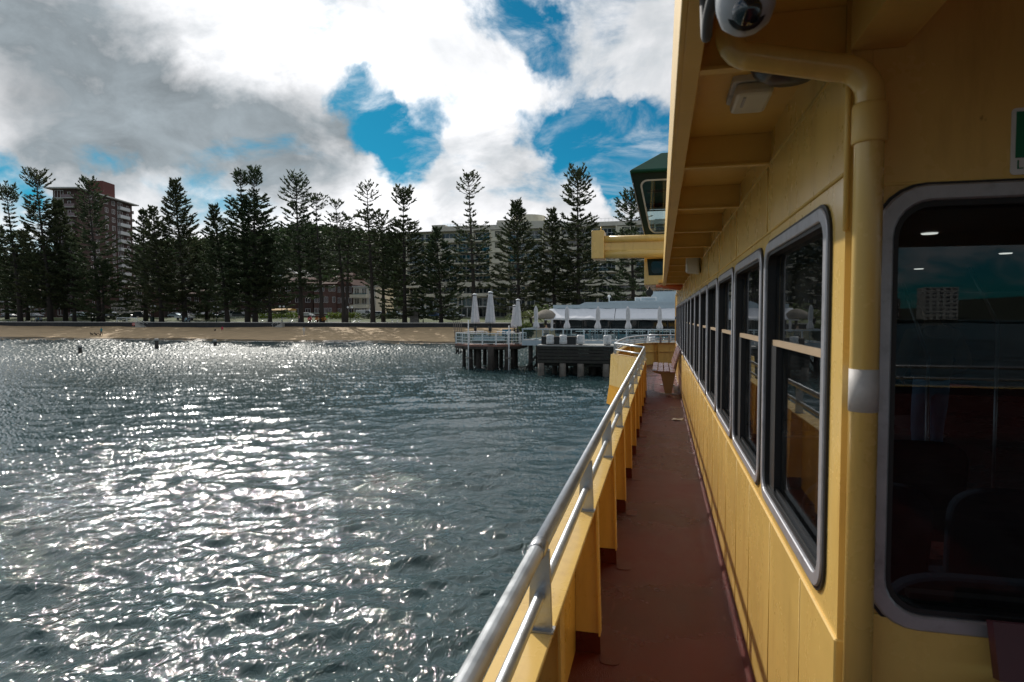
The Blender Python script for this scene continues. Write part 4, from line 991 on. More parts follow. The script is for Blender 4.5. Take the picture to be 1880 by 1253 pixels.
solo(m, 'pole_bracket', M['pilepale'], 'pale bracket rails holding the thin poles to the pier platform', 'bracket', (PXc - 2.7, PYc - .22, a.z))
for px, ty, by, lab in ((859.5, 588, 688, 'slim leaning guide pole with a collar at the left front of the pier platform'), (934, 598, 684, 'white ladder pole with a crossbar at the right front of the pier platform')):
    Y = PYc - 3.55; a = pt(px + .5, ty, Y); b = pt(px, by, Y)
    t = thing('guide_pole', lab, 'pole', (b.x, Y, -.5))
    MB().tube([(b.x, Y, -1.0), a], .055, 10).build('shaft', M['white_dirty'], t)
    c = a.lerp(b, .7); MB().box(c.x - .28, c.x + .28, Y - .07, Y + .07, c.z - .05, c.z + .05).build('crossbar', M['pilepale'], t)

def wharf():
    Y0 = 47.6; XL_ = gx(986, Y0); XR_ = 13.0; zt_ = gz(636, XL_, Y0)
    t = thing('timber_wharf', 'dark mossy timber wharf face with heavy planks and pale pile heads', 'wharf', (XL_, Y0, 0))
    zb_ = gz(667, XL_, Y0); n = 5; hh = (zt_ - zb_) / n
    pl = None
    for k in range(n):
        for j in range(4):
            w = (XR_ - XL_) / 4
            x0 = XL_ + w * j + .01; d = random.uniform(-.03, .03)
            MB().box(x0, x0 + w - .02, Y0 + d, Y0 + .3, zb_ + hh * k + .012, zb_ + hh * (k + 1) - .012).build('plank', M['timber'], t, bevel=.02)
    MB().box(XL_, XL_ + .3, Y0 + .301, 51.2, zb_, zt_ - .01).build('side_beam', M['timber'], t)
    MB().box(XL_, XR_, Y0 - .05, 51.2, zt_, zt_ + .10).build('wharf_deck', M['concrete'], t)
    for px in (993, 1033, 1066, 1113, 1150, 1185):
        X = gx(px, Y0); pile(t, X, Y0 + .12, zb_ - .005, .26, M['pilepale'])
        pile(t, X + .8, Y0 + 1.8, zt_ - .3, .22)
    for k in range(6): MB().box(XL_ + .3, XR_, Y0 + .5 + k * .6, Y0 + .75 + k * .6, zb_ - .25, zb_ + .05).build('under_beam', M['timber'], t)
    return XL_, Y0, zt_ + .1
WXL, WY0, WZT = wharf()
def bollard():
    t = thing('mooring_post', 'squat wharf post', 'post', (0, 0, 0), 'wrapped posts along the wharf edge')
    MB().box(-.22, .22, -.16, .16, 0, .74).build('post_core', M['pile'], t, bevel=.03)
    w = MB(); w.lathe([(.30, .06), (.31, .3), (.28, .5), (.30, .68), (.26, .77), (.001, .79)], n=20, pleat=.06, np_=5); w.build('wrap', M['white_dirty'], t)
    return t
bl = bollard(); kk = 0
for px, lab in ((1010, 'white wrapped wharf post beside the leftmost dark trough'), (1034.5, 'white wrapped wharf post between the two dark troughs'), (1066, 'white wrapped wharf post right of the dark troughs'), (1115, 'white wrapped wharf post beside the curved ferry rail'), (1196, 'white wrapped wharf post seen through the bow rails of the ferry')):
    o = bl if kk == 0 else copy_tree(bl); Y = WY0 + .5; place(o, (gx(px, Y), Y, WZT), .8 * kk, lab); kk += 1
def trough(p0_, p1_, lab):
    Y = WY0 + .9; a, b = gx(p0_, Y), gx(p1_, Y); t = thing('trough', lab, 'trough', ((a + b) / 2, Y, WZT), 'dark troughs on the wharf')
    MB().box(a, b, Y - .25, Y + .25, WZT + .02, WZT + .60).build('box', M['black'], t)
    MB().box(a - .05, b + .05, Y - .3, Y + .3, WZT + .601, WZT + .66).build('lid', M['pilepale'], t)
trough(995, 1029, 'long dark trough with a tan lid at the left end of the wharf'); trough(1039, 1058, 'shorter dark trough with a tan lid between two wrapped posts')
# restaurant deck on the pier, behind the wharf
RY = 51.3; RXL = gx(958, RY); RZD = 2.62
rd = thing('restaurant_deck', 'pale pier deck carrying the restaurant', 'pier', (RXL, RY, 0))
MB().prism([(RXL, RY), (14, RY), (14, 123), (RXL + 4, 123), (RXL + 4, 60), (RXL, 58)], xy, RZD - .25, RZD).build('deck_slab', M['concrete'], rd)
MB().box(RXL, 14, RY - .05, RY - .002, RZD - .45, RZD - .02).build('edge_beam', M['bluegrey'], rd)
for k in range(9):
    for j in range(4): pile(rd, RXL + .6 + k * 2.6, RY + .8 + j * 3.2, RZD - .251, .2)
m = MB()
for k in range(5): m.bar((RXL + .3 + k * .5, RY + .5 + k * .6, .2), (RXL + 1.9 + k * .5, RY + .5 + k * .6, 2.2), .16, .16)
m.build('bracing', M['timber'], rd)
def balustrade():
    Y = RY + .12; t = thing('glass_balustrade', 'pale blue rail with teal glass panels along the restaurant deck', 'balustrade', (RXL, Y, RZD))
    zt_ = RZD + .98; MB().box(RXL, 13.5, Y - .07, Y + .07, zt_ - .10, zt_).build('top_rail', M['bluegrey'], t)
    MB().box(RXL, 13.5, Y - .025, Y + .025, RZD + .06, RZD + .11).build('bottom_rail', M['bluegrey'], t)
    x = RXL + .05; k = 0
    while x < 13:
        MB().box(x - .05, x + .05, Y - .05, Y + .05, RZD + .001, zt_ - .101).build('post', M['bluegrey'], t)
        MB().box(x + .08, x + 1.66, Y - .006, Y + .006, RZD + .12, zt_ - .13).build('glass_panel', M['teal_glass'], t)
        x += 1.74; k += 1
    MB().box(RXL - .05, RXL + .05, Y, 58, zt_ - .10, zt_).build('side_rail', M['bluegrey'], t)
balustrade()
def small_umbrella():
    t = thing('closed_umbrella', 'small closed white umbrella tied in the middle', 'umbrella', (0, 0, 0), 'small closed umbrellas along the restaurant deck')
    MB().lathe([(.22, 0), (.22, .08), (.03, .1)], n=12).build('base', M['bluegrey'], t)
    MB().lathe([(.03, .1), (.03, 2.8)], n=8).build('pole', M['bluegrey'], t)
    MB().lathe([(.17, 1.04), (.27, 1.0), (.30, 1.12), (.27, 1.28), (.19, 1.48), (.155, 1.55), (.17, 1.66), (.20, 1.9), (.19, 2.3), (.17, 2.55), (.11, 2.74), (.02, 2.86)], n=40, pleat=.13, np_=7).build('canopy', M['canvas'], t)
    MB().lathe([(.162, 1.53), (.162, 1.58)], n=20).build('tie', M['white'], t)
    return t
su = small_umbrella(); kk = 0
for px, Y, ty, lab in ((985, 51.9, 562, 'small closed white umbrella at the left end of the restaurant deck, before the thatched parasol'), (1041, 51.9, 563, 'small closed white umbrella in front of the left end of the awning'), (1097, 51.9, 563, 'small closed white umbrella in front of the awning, above the ferry wing post'),
                       (1154, 51.9, 563, 'small closed white umbrella behind the curve of the ferry bow rail'), (1211, 51.9, 563.5, 'small closed white umbrella nearest the yellow drainpipe'), (1013, 56.5, 584, 'half hidden closed white umbrella under the left corner of the awning')):
    o = su if kk == 0 else copy_tree(su); X = gx(px, Y); s = (gz(ty, X, Y) - RZD) / 2.86
    place(o, (X, Y, RZD), .9 * kk, lab, scale=(s * (.84 + .06 * math.sin(kk * 2.3)), s * .86, s)); o.rotation_euler.x = R((1.2, -1.5, .6, -.8, 1.6, -1)[kk]); o.rotation_euler.y = R((-1, 1.4, -1.6, 1.2, -.5, 1)[kk]); kk += 1
# dining furniture behind the glass
def dining_table():
    t = thing('dining_table', 'small white dining table', 'table', (0, 0, 0), 'dining tables behind the glass balustrade')
    MB().box(-.4, .4, -.4, .4, .70, .74).build('table_top', M['white'], t)
    MB().lathe([(.24, 0), (.24, .03), (.04, .05), (.04, .699)], n=10).build('leg', M['alu'], t); return t
def dining_chair(m):
    t = thing('dining_chair', 'dining chair', 'chair', (0, 0, 0), 'dining chairs behind the glass balustrade')
    MB().box(-.21, .21, -.21, .21, .43, .47).build('seat', m, t); MB().box(-.21, .21, .17, .21, .471, .88).build('backrest', m, t)
    for sx in (-1, 1):
        for sy in (-1, 1): MB().box(sx * .18 - .02, sx * .18 + .02, sy * .18 - .02, sy * .18 + .02, 0, .429).build('leg', m, t)
    return t
dt = dining_table(); dc = [dining_chair(M['white']), dining_chair(mat('pale_teal_chair', (.10, .32, .38), .5)), dining_chair(M['canvas'])]
used = [False] * 3
for k in range(9):
    X = gx(1066 + k * 22, 53.0); o = dt if k == 0 else copy_tree(dt); place(o, (X, 53.0 + .25 * (k % 2), RZD), 0, 'small white dining table behind the glass balustrade, ' + ORD[k])
    for s in (-1, 1):
        q = (k + (s > 0)) % 3; c = dc[q] if not used[q] else copy_tree(dc[q]); used[q] = True
        place(c, (X + s * .62, 53.0 + .25 * (k % 2), RZD), R(-90) * s, ['white', 'pale teal', 'cream'][q] + ' dining chair %s the %s table behind the glass balustrade' % ('right of' if s > 0 else 'left of', ORD[k]))
# pavilion
def pavilion():
    Y = 58.2; XL_ = gx(1016, Y); XR_ = 13.5
    t = thing('restaurant_pavilion', 'low white restaurant pavilion with a long sloping awning and dark glazed front', 'building', (XL_, Y, RZD))
    ze = gz(563, XL_, Y); za_ = gz(584.5, XL_, Y - 1.5)
    MB().box(XL_ + .2, XR_, Y + .1, Y + 9, RZD + .0, RZD + .35).build('plinth', M['bluegrey'], t)
    MB().box(XL_ + .3, XR_, Y + .3, Y + 9, RZD + .351, ze - .23).build('inner_wall', M['cabin'], t)
    n = 9; w = (XR_ - XL_ - .2) / n
    for k in range(n):
        x = XL_ + .2 + k * w
        f = MB().ring([(x + .02, RZD + .36), (x + w - .02, RZD + .36), (x + w - .02, ze - .26), (x + .02, ze - .26)], [(x + .10, RZD + .44), (x + w - .10, RZD + .44), (x + w - .10, ze - .32), (x + .10, ze - .32)], lambda a, b, d: (a, Y + d, b), .12, .2).build('window', M['dkgreen'], t)
        MB().box(x + .09, x + w - .09, Y + .15, Y + .16, RZD + .43, ze - .31).build('pane', M['pane'], f)
        MB().box(x - .05, x + .05, Y - .02, Y + .1, RZD + .36, ze - .26).build('column', M['cabin'], t)
    MB().box(XL_, XR_, Y - .25, Y + 9, ze - .22, ze + .12).build('roof', M['bluegrey'], t)
    x2 = gx(1075, Y); z2 = gz(555.5, x2, Y)
    MB().add([(x2 - .6, Y - .15, ze + .121), (XR_, Y - .15, ze + .121), (XR_, Y + 8, ze + .121), (x2 - .6, Y + 8, ze + .121), (x2, Y - .15, z2), (XR_, Y - .15, z2), (XR_, Y + 8, z2), (x2, Y + 8, z2)],
             [(3, 2, 1, 0), (4, 5, 6, 7), (0, 1, 5, 4), (1, 2, 6, 5), (2, 3, 7, 6), (3, 0, 4, 7)]).build('roof_parapet', M['bluegrey'], t)
    MB().box(x2 + 2, XR_, Y + 1.5, Y + 7, z2 + .001, z2 + .12).build('roof_upstand', M['bluegrey'], t)
    # awning: sagging cloth with folded left end, in panels
    segs = [(gx(1010, Y), gx(1130, Y)), (gx(1131, Y), XR_)]
    for a, b in segs:
        m = MB(); n = 14; vs = []
        for i in range(n + 1):
            x = a + (b - a) * i / n
            for j, (yy, zz) in enumerate(((Y - .26, ze - .24), (Y - .64, ze - .24 - (ze - .24 - za_) * .26), (Y - 1.02, ze - .24 - (ze - .24 - za_) * .52), (Y - 1.76, za_), (Y - 1.77, za_ - .16))):
                vs.append((x - (.25 * (j / 4) ** 1.5 if i == 0 and a < segs[1][0] - 1 else 0), yy, zz + .025 * math.sin(i * 1.9 + j)))
        for v in list(vs): vs.append((v[0], v[1] + .015, v[2] - .02))
        N_ = (n + 1) * 5; f_ = []
        for i in range(n):
            for j in range(4):
                q = (i * 5 + j, (i + 1) * 5 + j, (i + 1) * 5 + j + 1, i * 5 + j + 1); f_ += [q, tuple(N_ + k for k in reversed(q))]
        m.add(vs, f_, 0, False); m.build('awning', M['awning'], t)
    MB().tube([(segs[0][0] - .2, Y - 1.78, za_ - .10), (XR_, Y - 1.78, za_ - .10)], .04, 8).build('awning_bar', M['white'], t)
    return Y, z2, ze
VY, VZ2, VZE = pavilion()
def roof_box(px, py0, py1, w, Y, lab, name='air_conditioner', cat='air conditioner'):
    X = gx(px, Y); z1 = gz(py0, X, Y); z0 = VZ2 + .121 if Y < VY + 7 and name != 'stair_tower' else VZE + .12
    t = thing(name, lab, cat, (X, Y, z0))
    MB().box(X - w, X + w, Y - .5, Y + .5, z0, max(z1, z0 + .4)).build('casing', M['white'] if name != 'stair_tower' else M['bluegrey'], t, bevel=.03)
    MB().box(X - w + .1, X + w - .1, Y - .52, Y - .501, z0 + .08, max(z1, z0 + .4) - .08).build('grille', M['bluegrey'], t)
roof_box(1190, 546, 556, .75, VY + 3, 'larger white air conditioner box on the pavilion roof')
roof_box(1174, 549, 556, .45, VY + 3.4, 'smaller white air conditioner box on the pavilion roof, left of the larger one')
roof_box(1222, 536, 556, 1.5, VY + 9.6, 'pale blue grey stair tower rising behind the pavilion roof', 'stair_tower', 'tower')
X = gx(1118, VY + 3); t = thing('roof_vent', 'small white round topped vent pipe on the pavilion roof', 'vent', (X, VY + 3, VZ2 + .12)); MB().lathe([(.05, 0), (.05, .45)], (X, VY + 3, VZ2 + .12), 8).build('pipe', M['white'], t); MB().lathe([(.13, .4), (.15, .5), (.10, .62), (.001, .66)], (X, VY + 3, VZ2 + .12), 12).build('cowl', M['white'], t)
# thatched parasol, seated diner
Y = 57.5; X = gx(1003, Y); t = thing('thatched_parasol', 'grey thatched parasol left of the restaurant awning', 'parasol', (X, Y, RZD)); zt_ = gz(569, X, Y)
MB().lathe([(.05, 0), (.05, zt_ - RZD - .1)], (X, Y, RZD), 8).build('pole', M['pile'], t); MB().lathe([(1.35, -.85), (1.38, -.75), (.95, -.38), (.45, -.08), (.05, .02)], (X, Y, zt_), 40, pleat=.03, np_=13).build('thatch', mat('grey_thatch', (.20, .175, .14), .95, var=.4, vscale=20, bump=.8, bscale=50), t)
dch = copy_tree(dc[2]); place(dch, (gx(1003, 53.4), 53.4, RZD), 0, 'cream dining chair under the seated diner at the left of the restaurant')
person('person with light brown hair seated on the restaurant deck left of the awning', (gx(1003, 53.4), 53.38, RZD + .01), R(180), SIT, (.45, .36, .3), (.1, .1, .12), hair=(.20, .11, .05))

# ================================================================== foliage
def leafmat(name, col, var=.45):
    m = bpy.data.materials.new(name); m.use_nodes = True; nt = m.node_tree; N = nt.nodes.new; L = nt.links.new; b = nt.nodes['Principled BSDF']
    b.inputs['Roughness'].default_value = .55; b.inputs['Specular IOR Level'].default_value = .12
    g = N('ShaderNodeNewGeometry'); oi = N('ShaderNodeObjectInfo')
    hs = N('ShaderNodeHueSaturation'); mr = N('ShaderNodeMapRange'); L(g.outputs['Random Per Island'], mr.inputs[0]); mr.inputs[3].default_value = 1 - var; mr.inputs[4].default_value = 1 + var
    m2 = N('ShaderNodeMapRange'); L(oi.outputs['Random'], m2.inputs[0]); m2.inputs[3].default_value = .47; m2.inputs[4].default_value = .515
    hs.inputs['Color'].default_value = tuple(col) + (1,); L(mr.outputs[0], hs.inputs['Value']); L(m2.outputs[0], hs.inputs['Hue'])
    L(hs.outputs[0], b.inputs['Base Color'])
    tr = N('ShaderNodeBsdfTranslucent'); L(hs.outputs[0], tr.inputs[0]); mx = N('ShaderNodeMixShader'); mx.inputs[0].default_value = .30
    L(b.outputs[0], mx.inputs[1]); L(tr.outputs[0], mx.inputs[2]); L(mx.outputs[0], nt.nodes['Material Output'].inputs[0])
    return m
M['pine'] = leafmat('norfolk_pine_foliage', (.068, .090, .046)); M['bark'] = mat('dark_bark', (.045, .036, .030), .9, var=.3, vscale=6)
M['broad'] = leafmat('broadleaf_foliage', (.036, .058, .022)); M['hedge'] = leafmat('yellow_green_hedge', (.13, .19, .03)); M['palm'] = leafmat('palm_leaf', (.10, .13, .045))
def blades(P, D, Ln, W, jit=.35):
    n = len(P); D = D / np.linalg.norm(D, axis=1, keepdims=True)
    rnd = rng.normal(size=(n, 3)); S = np.cross(D, rnd); S /= np.linalg.norm(S, axis=1, keepdims=True) + 1e-9
    W = np.asarray(W).reshape(-1, 1); Ln = np.asarray(Ln).reshape(-1, 1)
    mid = P + D * Ln * .45
    return np.stack([P, mid + S * W * .5, P + D * Ln, mid - S * W * .5], 1)
def pine(label, top_px, top_py, base_px, Y, z0=3.4, hb=.16, Rm=5.0, top='umb', dens=1.0, gap=(0, 0), twin=None, droop=0.0):
    """Norfolk pine: tiers of limbs round a straight trunk. top: 'umb' open umbrella head, 'cone' pointed"""
    Xb = gx(base_px, Y); Xt = gx(top_px, Y); H = gz(top_py, Xt, Y) - z0
    Rm *= 1.04; dens *= 1.2
    H -= Rm * (.27 if top == 'umb' else .13)
    t = thing('norfolk_pine', label, 'pine tree', (Xb, Y, z0), 'norfolk pines along the foreshore')
    wood = MB(); P_, D_, L_, W_ = [], [], [], []
    stems = [(0.0, Xt - Xb, H, hb)]
    if twin: stems.append((twin[0], twin[1], H * twin[2], hb + .1))
    for sx, lean, Hs, hb_ in stems:
        pth = [(Xb + sx + lean * (k / 6) ** 1.2, Y + .15 * math.sin(k), z0 + Hs * k / 6) for k in range(7)]
        rr = [max(.05, (.20 + .0115 * Hs) * (1 - k / 6.25) + (.10 if k == 0 else 0)) for k in range(7)]
        wood.tube(pth, rr, 8)
        z = hb_ * Hs; az0 = random.random() * 6
        while z < Hs - .25:
            f = (z - hb_ * Hs) / (Hs * (1 - hb_)); u = z / Hs
            env = (min(1, .70 + f * 1.6)) * (1 - f) ** .68
            Lb = Rm * 1.22 * max(.17, env)
            el = R(-9 + 30 * f) - R(droop)
            if top == 'umb' and f > .80:
                q = (f - .80) / .20; Lb = (.62 if twin else 1.0) * Rm * (.66 - .30 * q) * (.8 + .4 * random.random()); el = R(8 + 48 * q)
            elif f > .85: el = R(26 + 30 * (f - .85) / .15); Lb = max(Lb, Rm * .22)
            step = (1.28 - .55 * f) / (.75 + .25 * dens)
            if gap[0] < f < gap[1]: Lb *= .30; step *= 1.5
            nb = 5 + (random.random() < .5) + (dens > 1.2) + (f < .4 and dens > 1.2)
            for k in range(nb):
                a = az0 + 2 * math.pi * k / nb + random.uniform(-.3, .3); L1 = Lb * random.choice((.72, .88, .95, 1.0, 1.03, 1.08)) * random.uniform(.94, 1.06)
                if random.random() < .08: continue
                zz = z + random.uniform(-.14, .14) * step
                tx = lean * max(0, zz / Hs) ** 1.2
                o = np.array([Xb + sx + tx, Y, z0 + zz]); hd = np.array([math.cos(a), math.sin(a), 0])
                s = np.linspace(0, 1, 5); e2 = el + random.uniform(-.07, .07); sag = random.uniform(.02, .13); upt = random.uniform(.08, .2)
                cur = lambda q: o + np.outer(np.atleast_1d(q) * L1, hd) * math.cos(e2) + np.outer(np.atleast_1d(q) * L1 * math.sin(e2) + (upt * L1) * np.atleast_1d(q) ** 2.4 - sag * L1 * np.sin(np.atleast_1d(q) * 3.1), [0, 0, 1])
                wood.tube([tuple(v) for v in cur(s)], [.085 * (1 - .75 * q) * min(1, L1 / 3 + .25) for q in s], 4, caps=False)
                side = np.array([-hd[1], hd[0], 0]); tang = hd * math.cos(e2) + np.array([0, 0, math.sin(e2) + .12])
                nt_ = max(4, int((L1 * 3.1 + 2) * dens * (.62 if (top == 'umb' and f > .78) else 1))); q = .26 + .74 * rng.random(nt_) ** .7; q[0] = 1.0
                sg = rng.choice([-1, 1], nt_); tl = (.35 + .75 * rng.random(nt_)) * min(1.0, .35 + L1 / 5) * (1.25 - .6 * q)
                td = np.outer(.7 + .5 * rng.random(nt_), tang) + np.outer(sg * (.3 + .9 * rng.random(nt_)), side) + np.outer(.0 + .22 * rng.random(nt_), [0, 0, 1])
                td /= np.linalg.norm(td, axis=1, keepdims=True); p0 = cur(q); m_ = 5
                for j in range(m_):
                    u = (j + rng.random(nt_)) / m_
                    p = p0 + td * (tl * u)[:, None]; d = td + rng.normal(size=(nt_, 3)) * np.array([.36, .36, .20]) + np.array([0, 0, .24])
                    P_.append(p); D_.append(d); L_.append(.36 + .42 * rng.random(nt_)); W_.append(.15 + .13 * rng.random(nt_))
            az0 += .9; z += step * random.uniform(.75, 1.25)
        tip = np.array([pth[-1]]); n = 14
        P_.append(np.repeat(tip, n, 0) - np.array([0, 0, .3])); D_.append(np.stack([rng.normal(size=n) * .5, rng.normal(size=n) * .5, .6 + rng.random(n)], 1)); L_.append(.6 + .5 * rng.random(n)); W_.append(np.full(n, .2))
    wood.build('trunk', M['bark'], t, fix=False)
    V = blades(np.concatenate(P_), np.concatenate(D_), np.concatenate(L_), np.concatenate(W_))
    np_quads('crown', V, M['pine'], t, org=(Xb, Y, z0))
    return t
def leafcloud(name, label, cat, loc, lobes, n, m, size=.5, group=None, trunk=None):
    """broadleaf crown: leaf faces through lobes (cx,cy,cz,rx,ry,rz) relative to loc"""
    t = thing(name, label, cat, loc, group)
    vol = np.array([l[3] * l[4] * l[5] for l in lobes]) ** .7; cnt = (vol / vol.sum() * n).astype(int) + 1; V = []
    for l, c in zip(lobes, cnt):
        d = rng.normal(size=(c, 3)); d /= np.linalg.norm(d, axis=1, keepdims=True); r = (.45 + .55 * rng.random((c, 1)) ** .5) * (1 + .18 * rng.normal(size=(c, 1)))
        p = np.array(l[:3]) + d * r * np.array(l[3:]); dd = d + .8 * rng.normal(size=(c, 3)) + np.array([0, 0, .2])
        V.append(blades(p, dd, size * (.6 + .8 * rng.random(c)), size * (.5 + .4 * rng.random(c))))
    np_quads('crown', np.concatenate(V), m, t)
    if trunk:
        w = MB(); w.tube([(loc[0], loc[1], loc[2]), (loc[0] + .1, loc[1], loc[2] + trunk * .5), (loc[0], loc[1], loc[2] + trunk)], [trunk * .06, trunk * .045, trunk * .03], 7)
        for l in lobes: w.tube([(loc[0], loc[1], loc[2] + trunk * .6), (loc[0] + l[0] * .8, loc[1] + l[1] * .8, loc[2] + l[2])], [trunk * .03, .04], 5, caps=False)
        w.build('trunk', M['bark'], t)
    return t

# ================================================================== beach, foreshore, street, hill
SW = 122.0; PZ_ = 3.35; RZ_ = 4.35
def sheet(name, xs, ys, zf, m, kind='structure'):
    X, Yg = np.meshgrid(np.array(xs, float), np.array(ys, float)); Z = zf(X, Yg)
    o = grid_mesh(name, np.stack([X, Yg, Z], -1), m, True); tag(o, kind=kind); return o
def wob(X): return 1.1 * np.sin(X * .05 + 1) + .6 * np.sin(X * .13 + 2.2) + .3 * np.sin(X * .31)
def sand_z(X, Y):
    s = Y - (100 + wob(X)); z = np.where(s < 0, s * .05, 2.25 * np.clip(s / 21, 0, 1.3) ** .9)
    return z + .02 * np.sin(X * .9 + Y) + .025 * np.sin(X * .37 - Y * 1.3)
M['sand'] = mat('beach_sand', (.47, .335, .19), .9, var=.12, vscale=.35, bump=.9, bscale=2.2, stain=(.30, .21, .125), stain_amt=.5, stain_scale=.25)
sheet('beach', np.linspace(-260, 40, 260), np.concatenate([np.linspace(84, 98, 8), np.linspace(98.5, 123, 60)]), sand_z, M['sand'])
M['wet'] = mat('wet_sand', (.17, .125, .075), .28, var=.2, vscale=.5)
def ribbon(name, off0, off1, m, dz, amp, seed):
    xs = np.linspace(-250, 35, 520); c = 100 + wob(xs); g = np.random.default_rng(seed)
    e = lambda k: sum(amp * g.normal() / (i + 1) * np.sin(xs * (.15 + .22 * i) + g.random() * 6) for i in range(7))
    y0, y1 = c + off0 + e(0), c + off1 + e(1); y1 = np.maximum(y1, y0 + .05)
    rows = [y0 + (y1 - y0) * k / 4 for k in range(5)]
    P = np.stack([np.stack([xs, y, np.maximum(sand_z(xs, y), 0.0) + dz], -1) for y in rows]); o = grid_mesh(name, P, m, True); tag(o, kind='structure'); return o
ribbon('wet_sand', -.4, 2.3, M['wet'], .012, .35, 3)
M['foam'] = mat('sea_foam', (.8, .82, .82), .6, var=.1, vscale=2, bump=.5, bscale=6)
ribbon('surf_foam', -1.2, -.75, M['foam'], .10, .28, 4)['kind'] = 'stuff'
M['paving'] = mat('foreshore_paving', (.27, .26, .255), .8, var=.15, vscale=.8); M['grass'] = mat('foreshore_grass', (.060, .085, .020), .95, var=.45, vscale=.5, bump=.6, bscale=8, stain=(.13, .10, .05), stain_amt=.8, stain_scale=.12)
M['asphalt'] = mat('asphalt', (.075, .075, .078), .85, var=.15); M['wallstone'] = mat('dark_sea_wall_stone', (.030, .031, .034), .9, var=.35, vscale=.9, bump=.6, bscale=3, stain=(.03, .035, .03), stain_amt=.7, stain_scale=.7)
sheet('promenade', [-260, 40], [SW, 129], lambda X, Y: X * 0 + PZ_, M['paving'])
sheet('lawn', np.linspace(-260, 40, 100), np.linspace(129, 142, 14), lambda X, Y: PZ_ + (RZ_ - PZ_) * np.clip((Y - 129) / 13, 0, 1) + .01 + .07 * np.sin(X * .21) * np.sin((Y - 129) * .24), M['grass'])
sheet('street', [-260, 40], [142, 154], lambda X, Y: X * 0 + RZ_ - .10, M['asphalt'])
sheet('pavement', [-260, 40], [154.0, 162], lambda X, Y: X * 0 + RZ_ + .02, M['paving'])
MB().box(-260, 40, 153.8, 153.999, RZ_ - .12, RZ_ + .02).build('kerb', M['concrete'], None, kind='structure')
MB().box(-260, 40, 142.001, 142.2, RZ_ - .3, RZ_ + .03).build('kerb', M['concrete'], None, kind='structure')
MB().box(-260, 40, 147.9, 148.02, RZ_ - .096, RZ_ - .095).build('road_marking', M['white'], None, kind='structure')
sw = thing('sea_wall', 'long dark stone sea wall behind the beach', 'wall', (-110, SW, 1.5)); MB().box(-260, 40, SW - .5, SW - .001, 1.2, PZ_ - .16).build('wall_face', M['wallstone'], sw); MB().box(-260, 40, SW - .62, SW + .2, PZ_ - .159, PZ_ + .02).build('coping', M['concrete'], sw)
hx = np.array([-420, -330, -260, -215, -180, -150, -118, -96, -84, -72, -60, -40, -10, 60, 150]); hz_ = np.array([26, 30, 34, 36, 38, 41, 37, 31, 23, 21, 23, 25, 22, 20, 16])
def hill_z(X, Y):
    crest = np.interp(X, hx, hz_); u = np.clip((Y - 172) / 75, 0, 1); s = u * u * (3 - 2 * u)
    return RZ_ + (crest - RZ_) * s * (1 - .25 * np.clip((Y - 260) / 200, 0, 1)) + .8 * np.sin(X * .11) * s
M['earth'] = mat('hill_ground', (.05, .06, .03), .95, var=.4, vscale=.2)
sheet('hill', np.linspace(-420, 150, 120), np.concatenate([[161.9], np.linspace(165, 420, 60)]), hill_z, M['earth'])
def woods():
    n = 2600; X = rng.uniform(-330, 60, n); Y = 176 + 110 * rng.random(n) ** .8; V = []
    keep = ~((X > -72) & (X < 12) & (Y < 195)) & ~((X > -125) & (X < -60) & (Y < 186)) & ~((X > -200) & (X < -150) & (Y < 215)); X, Y = X[keep], Y[keep]; Z = hill_z(X, Y)
    for x, y, z in zip(X, Y, Z):
        c = 46; r = rng.uniform(1.8, 3.6); hh = rng.uniform(1.5, 4.2); d = rng.normal(size=(c, 3)); d /= np.linalg.norm(d, axis=1, keepdims=True); d[:, 2] = np.abs(d[:, 2]) * 1.1 - .25
        p = np.array([x, y, z + hh * .6]) + d * np.array([r, r, hh * .8]) * (.6 + .5 * rng.random((c, 1)))
        V.append(blades(p, d + .7 * rng.normal(size=(c, 3)), .9 + .9 * rng.random(c), .6 + .6 * rng.random(c)))
    o = np_quads('woods', np.concatenate(V), M['broad']); tag(o, kind='stuff')
woods()

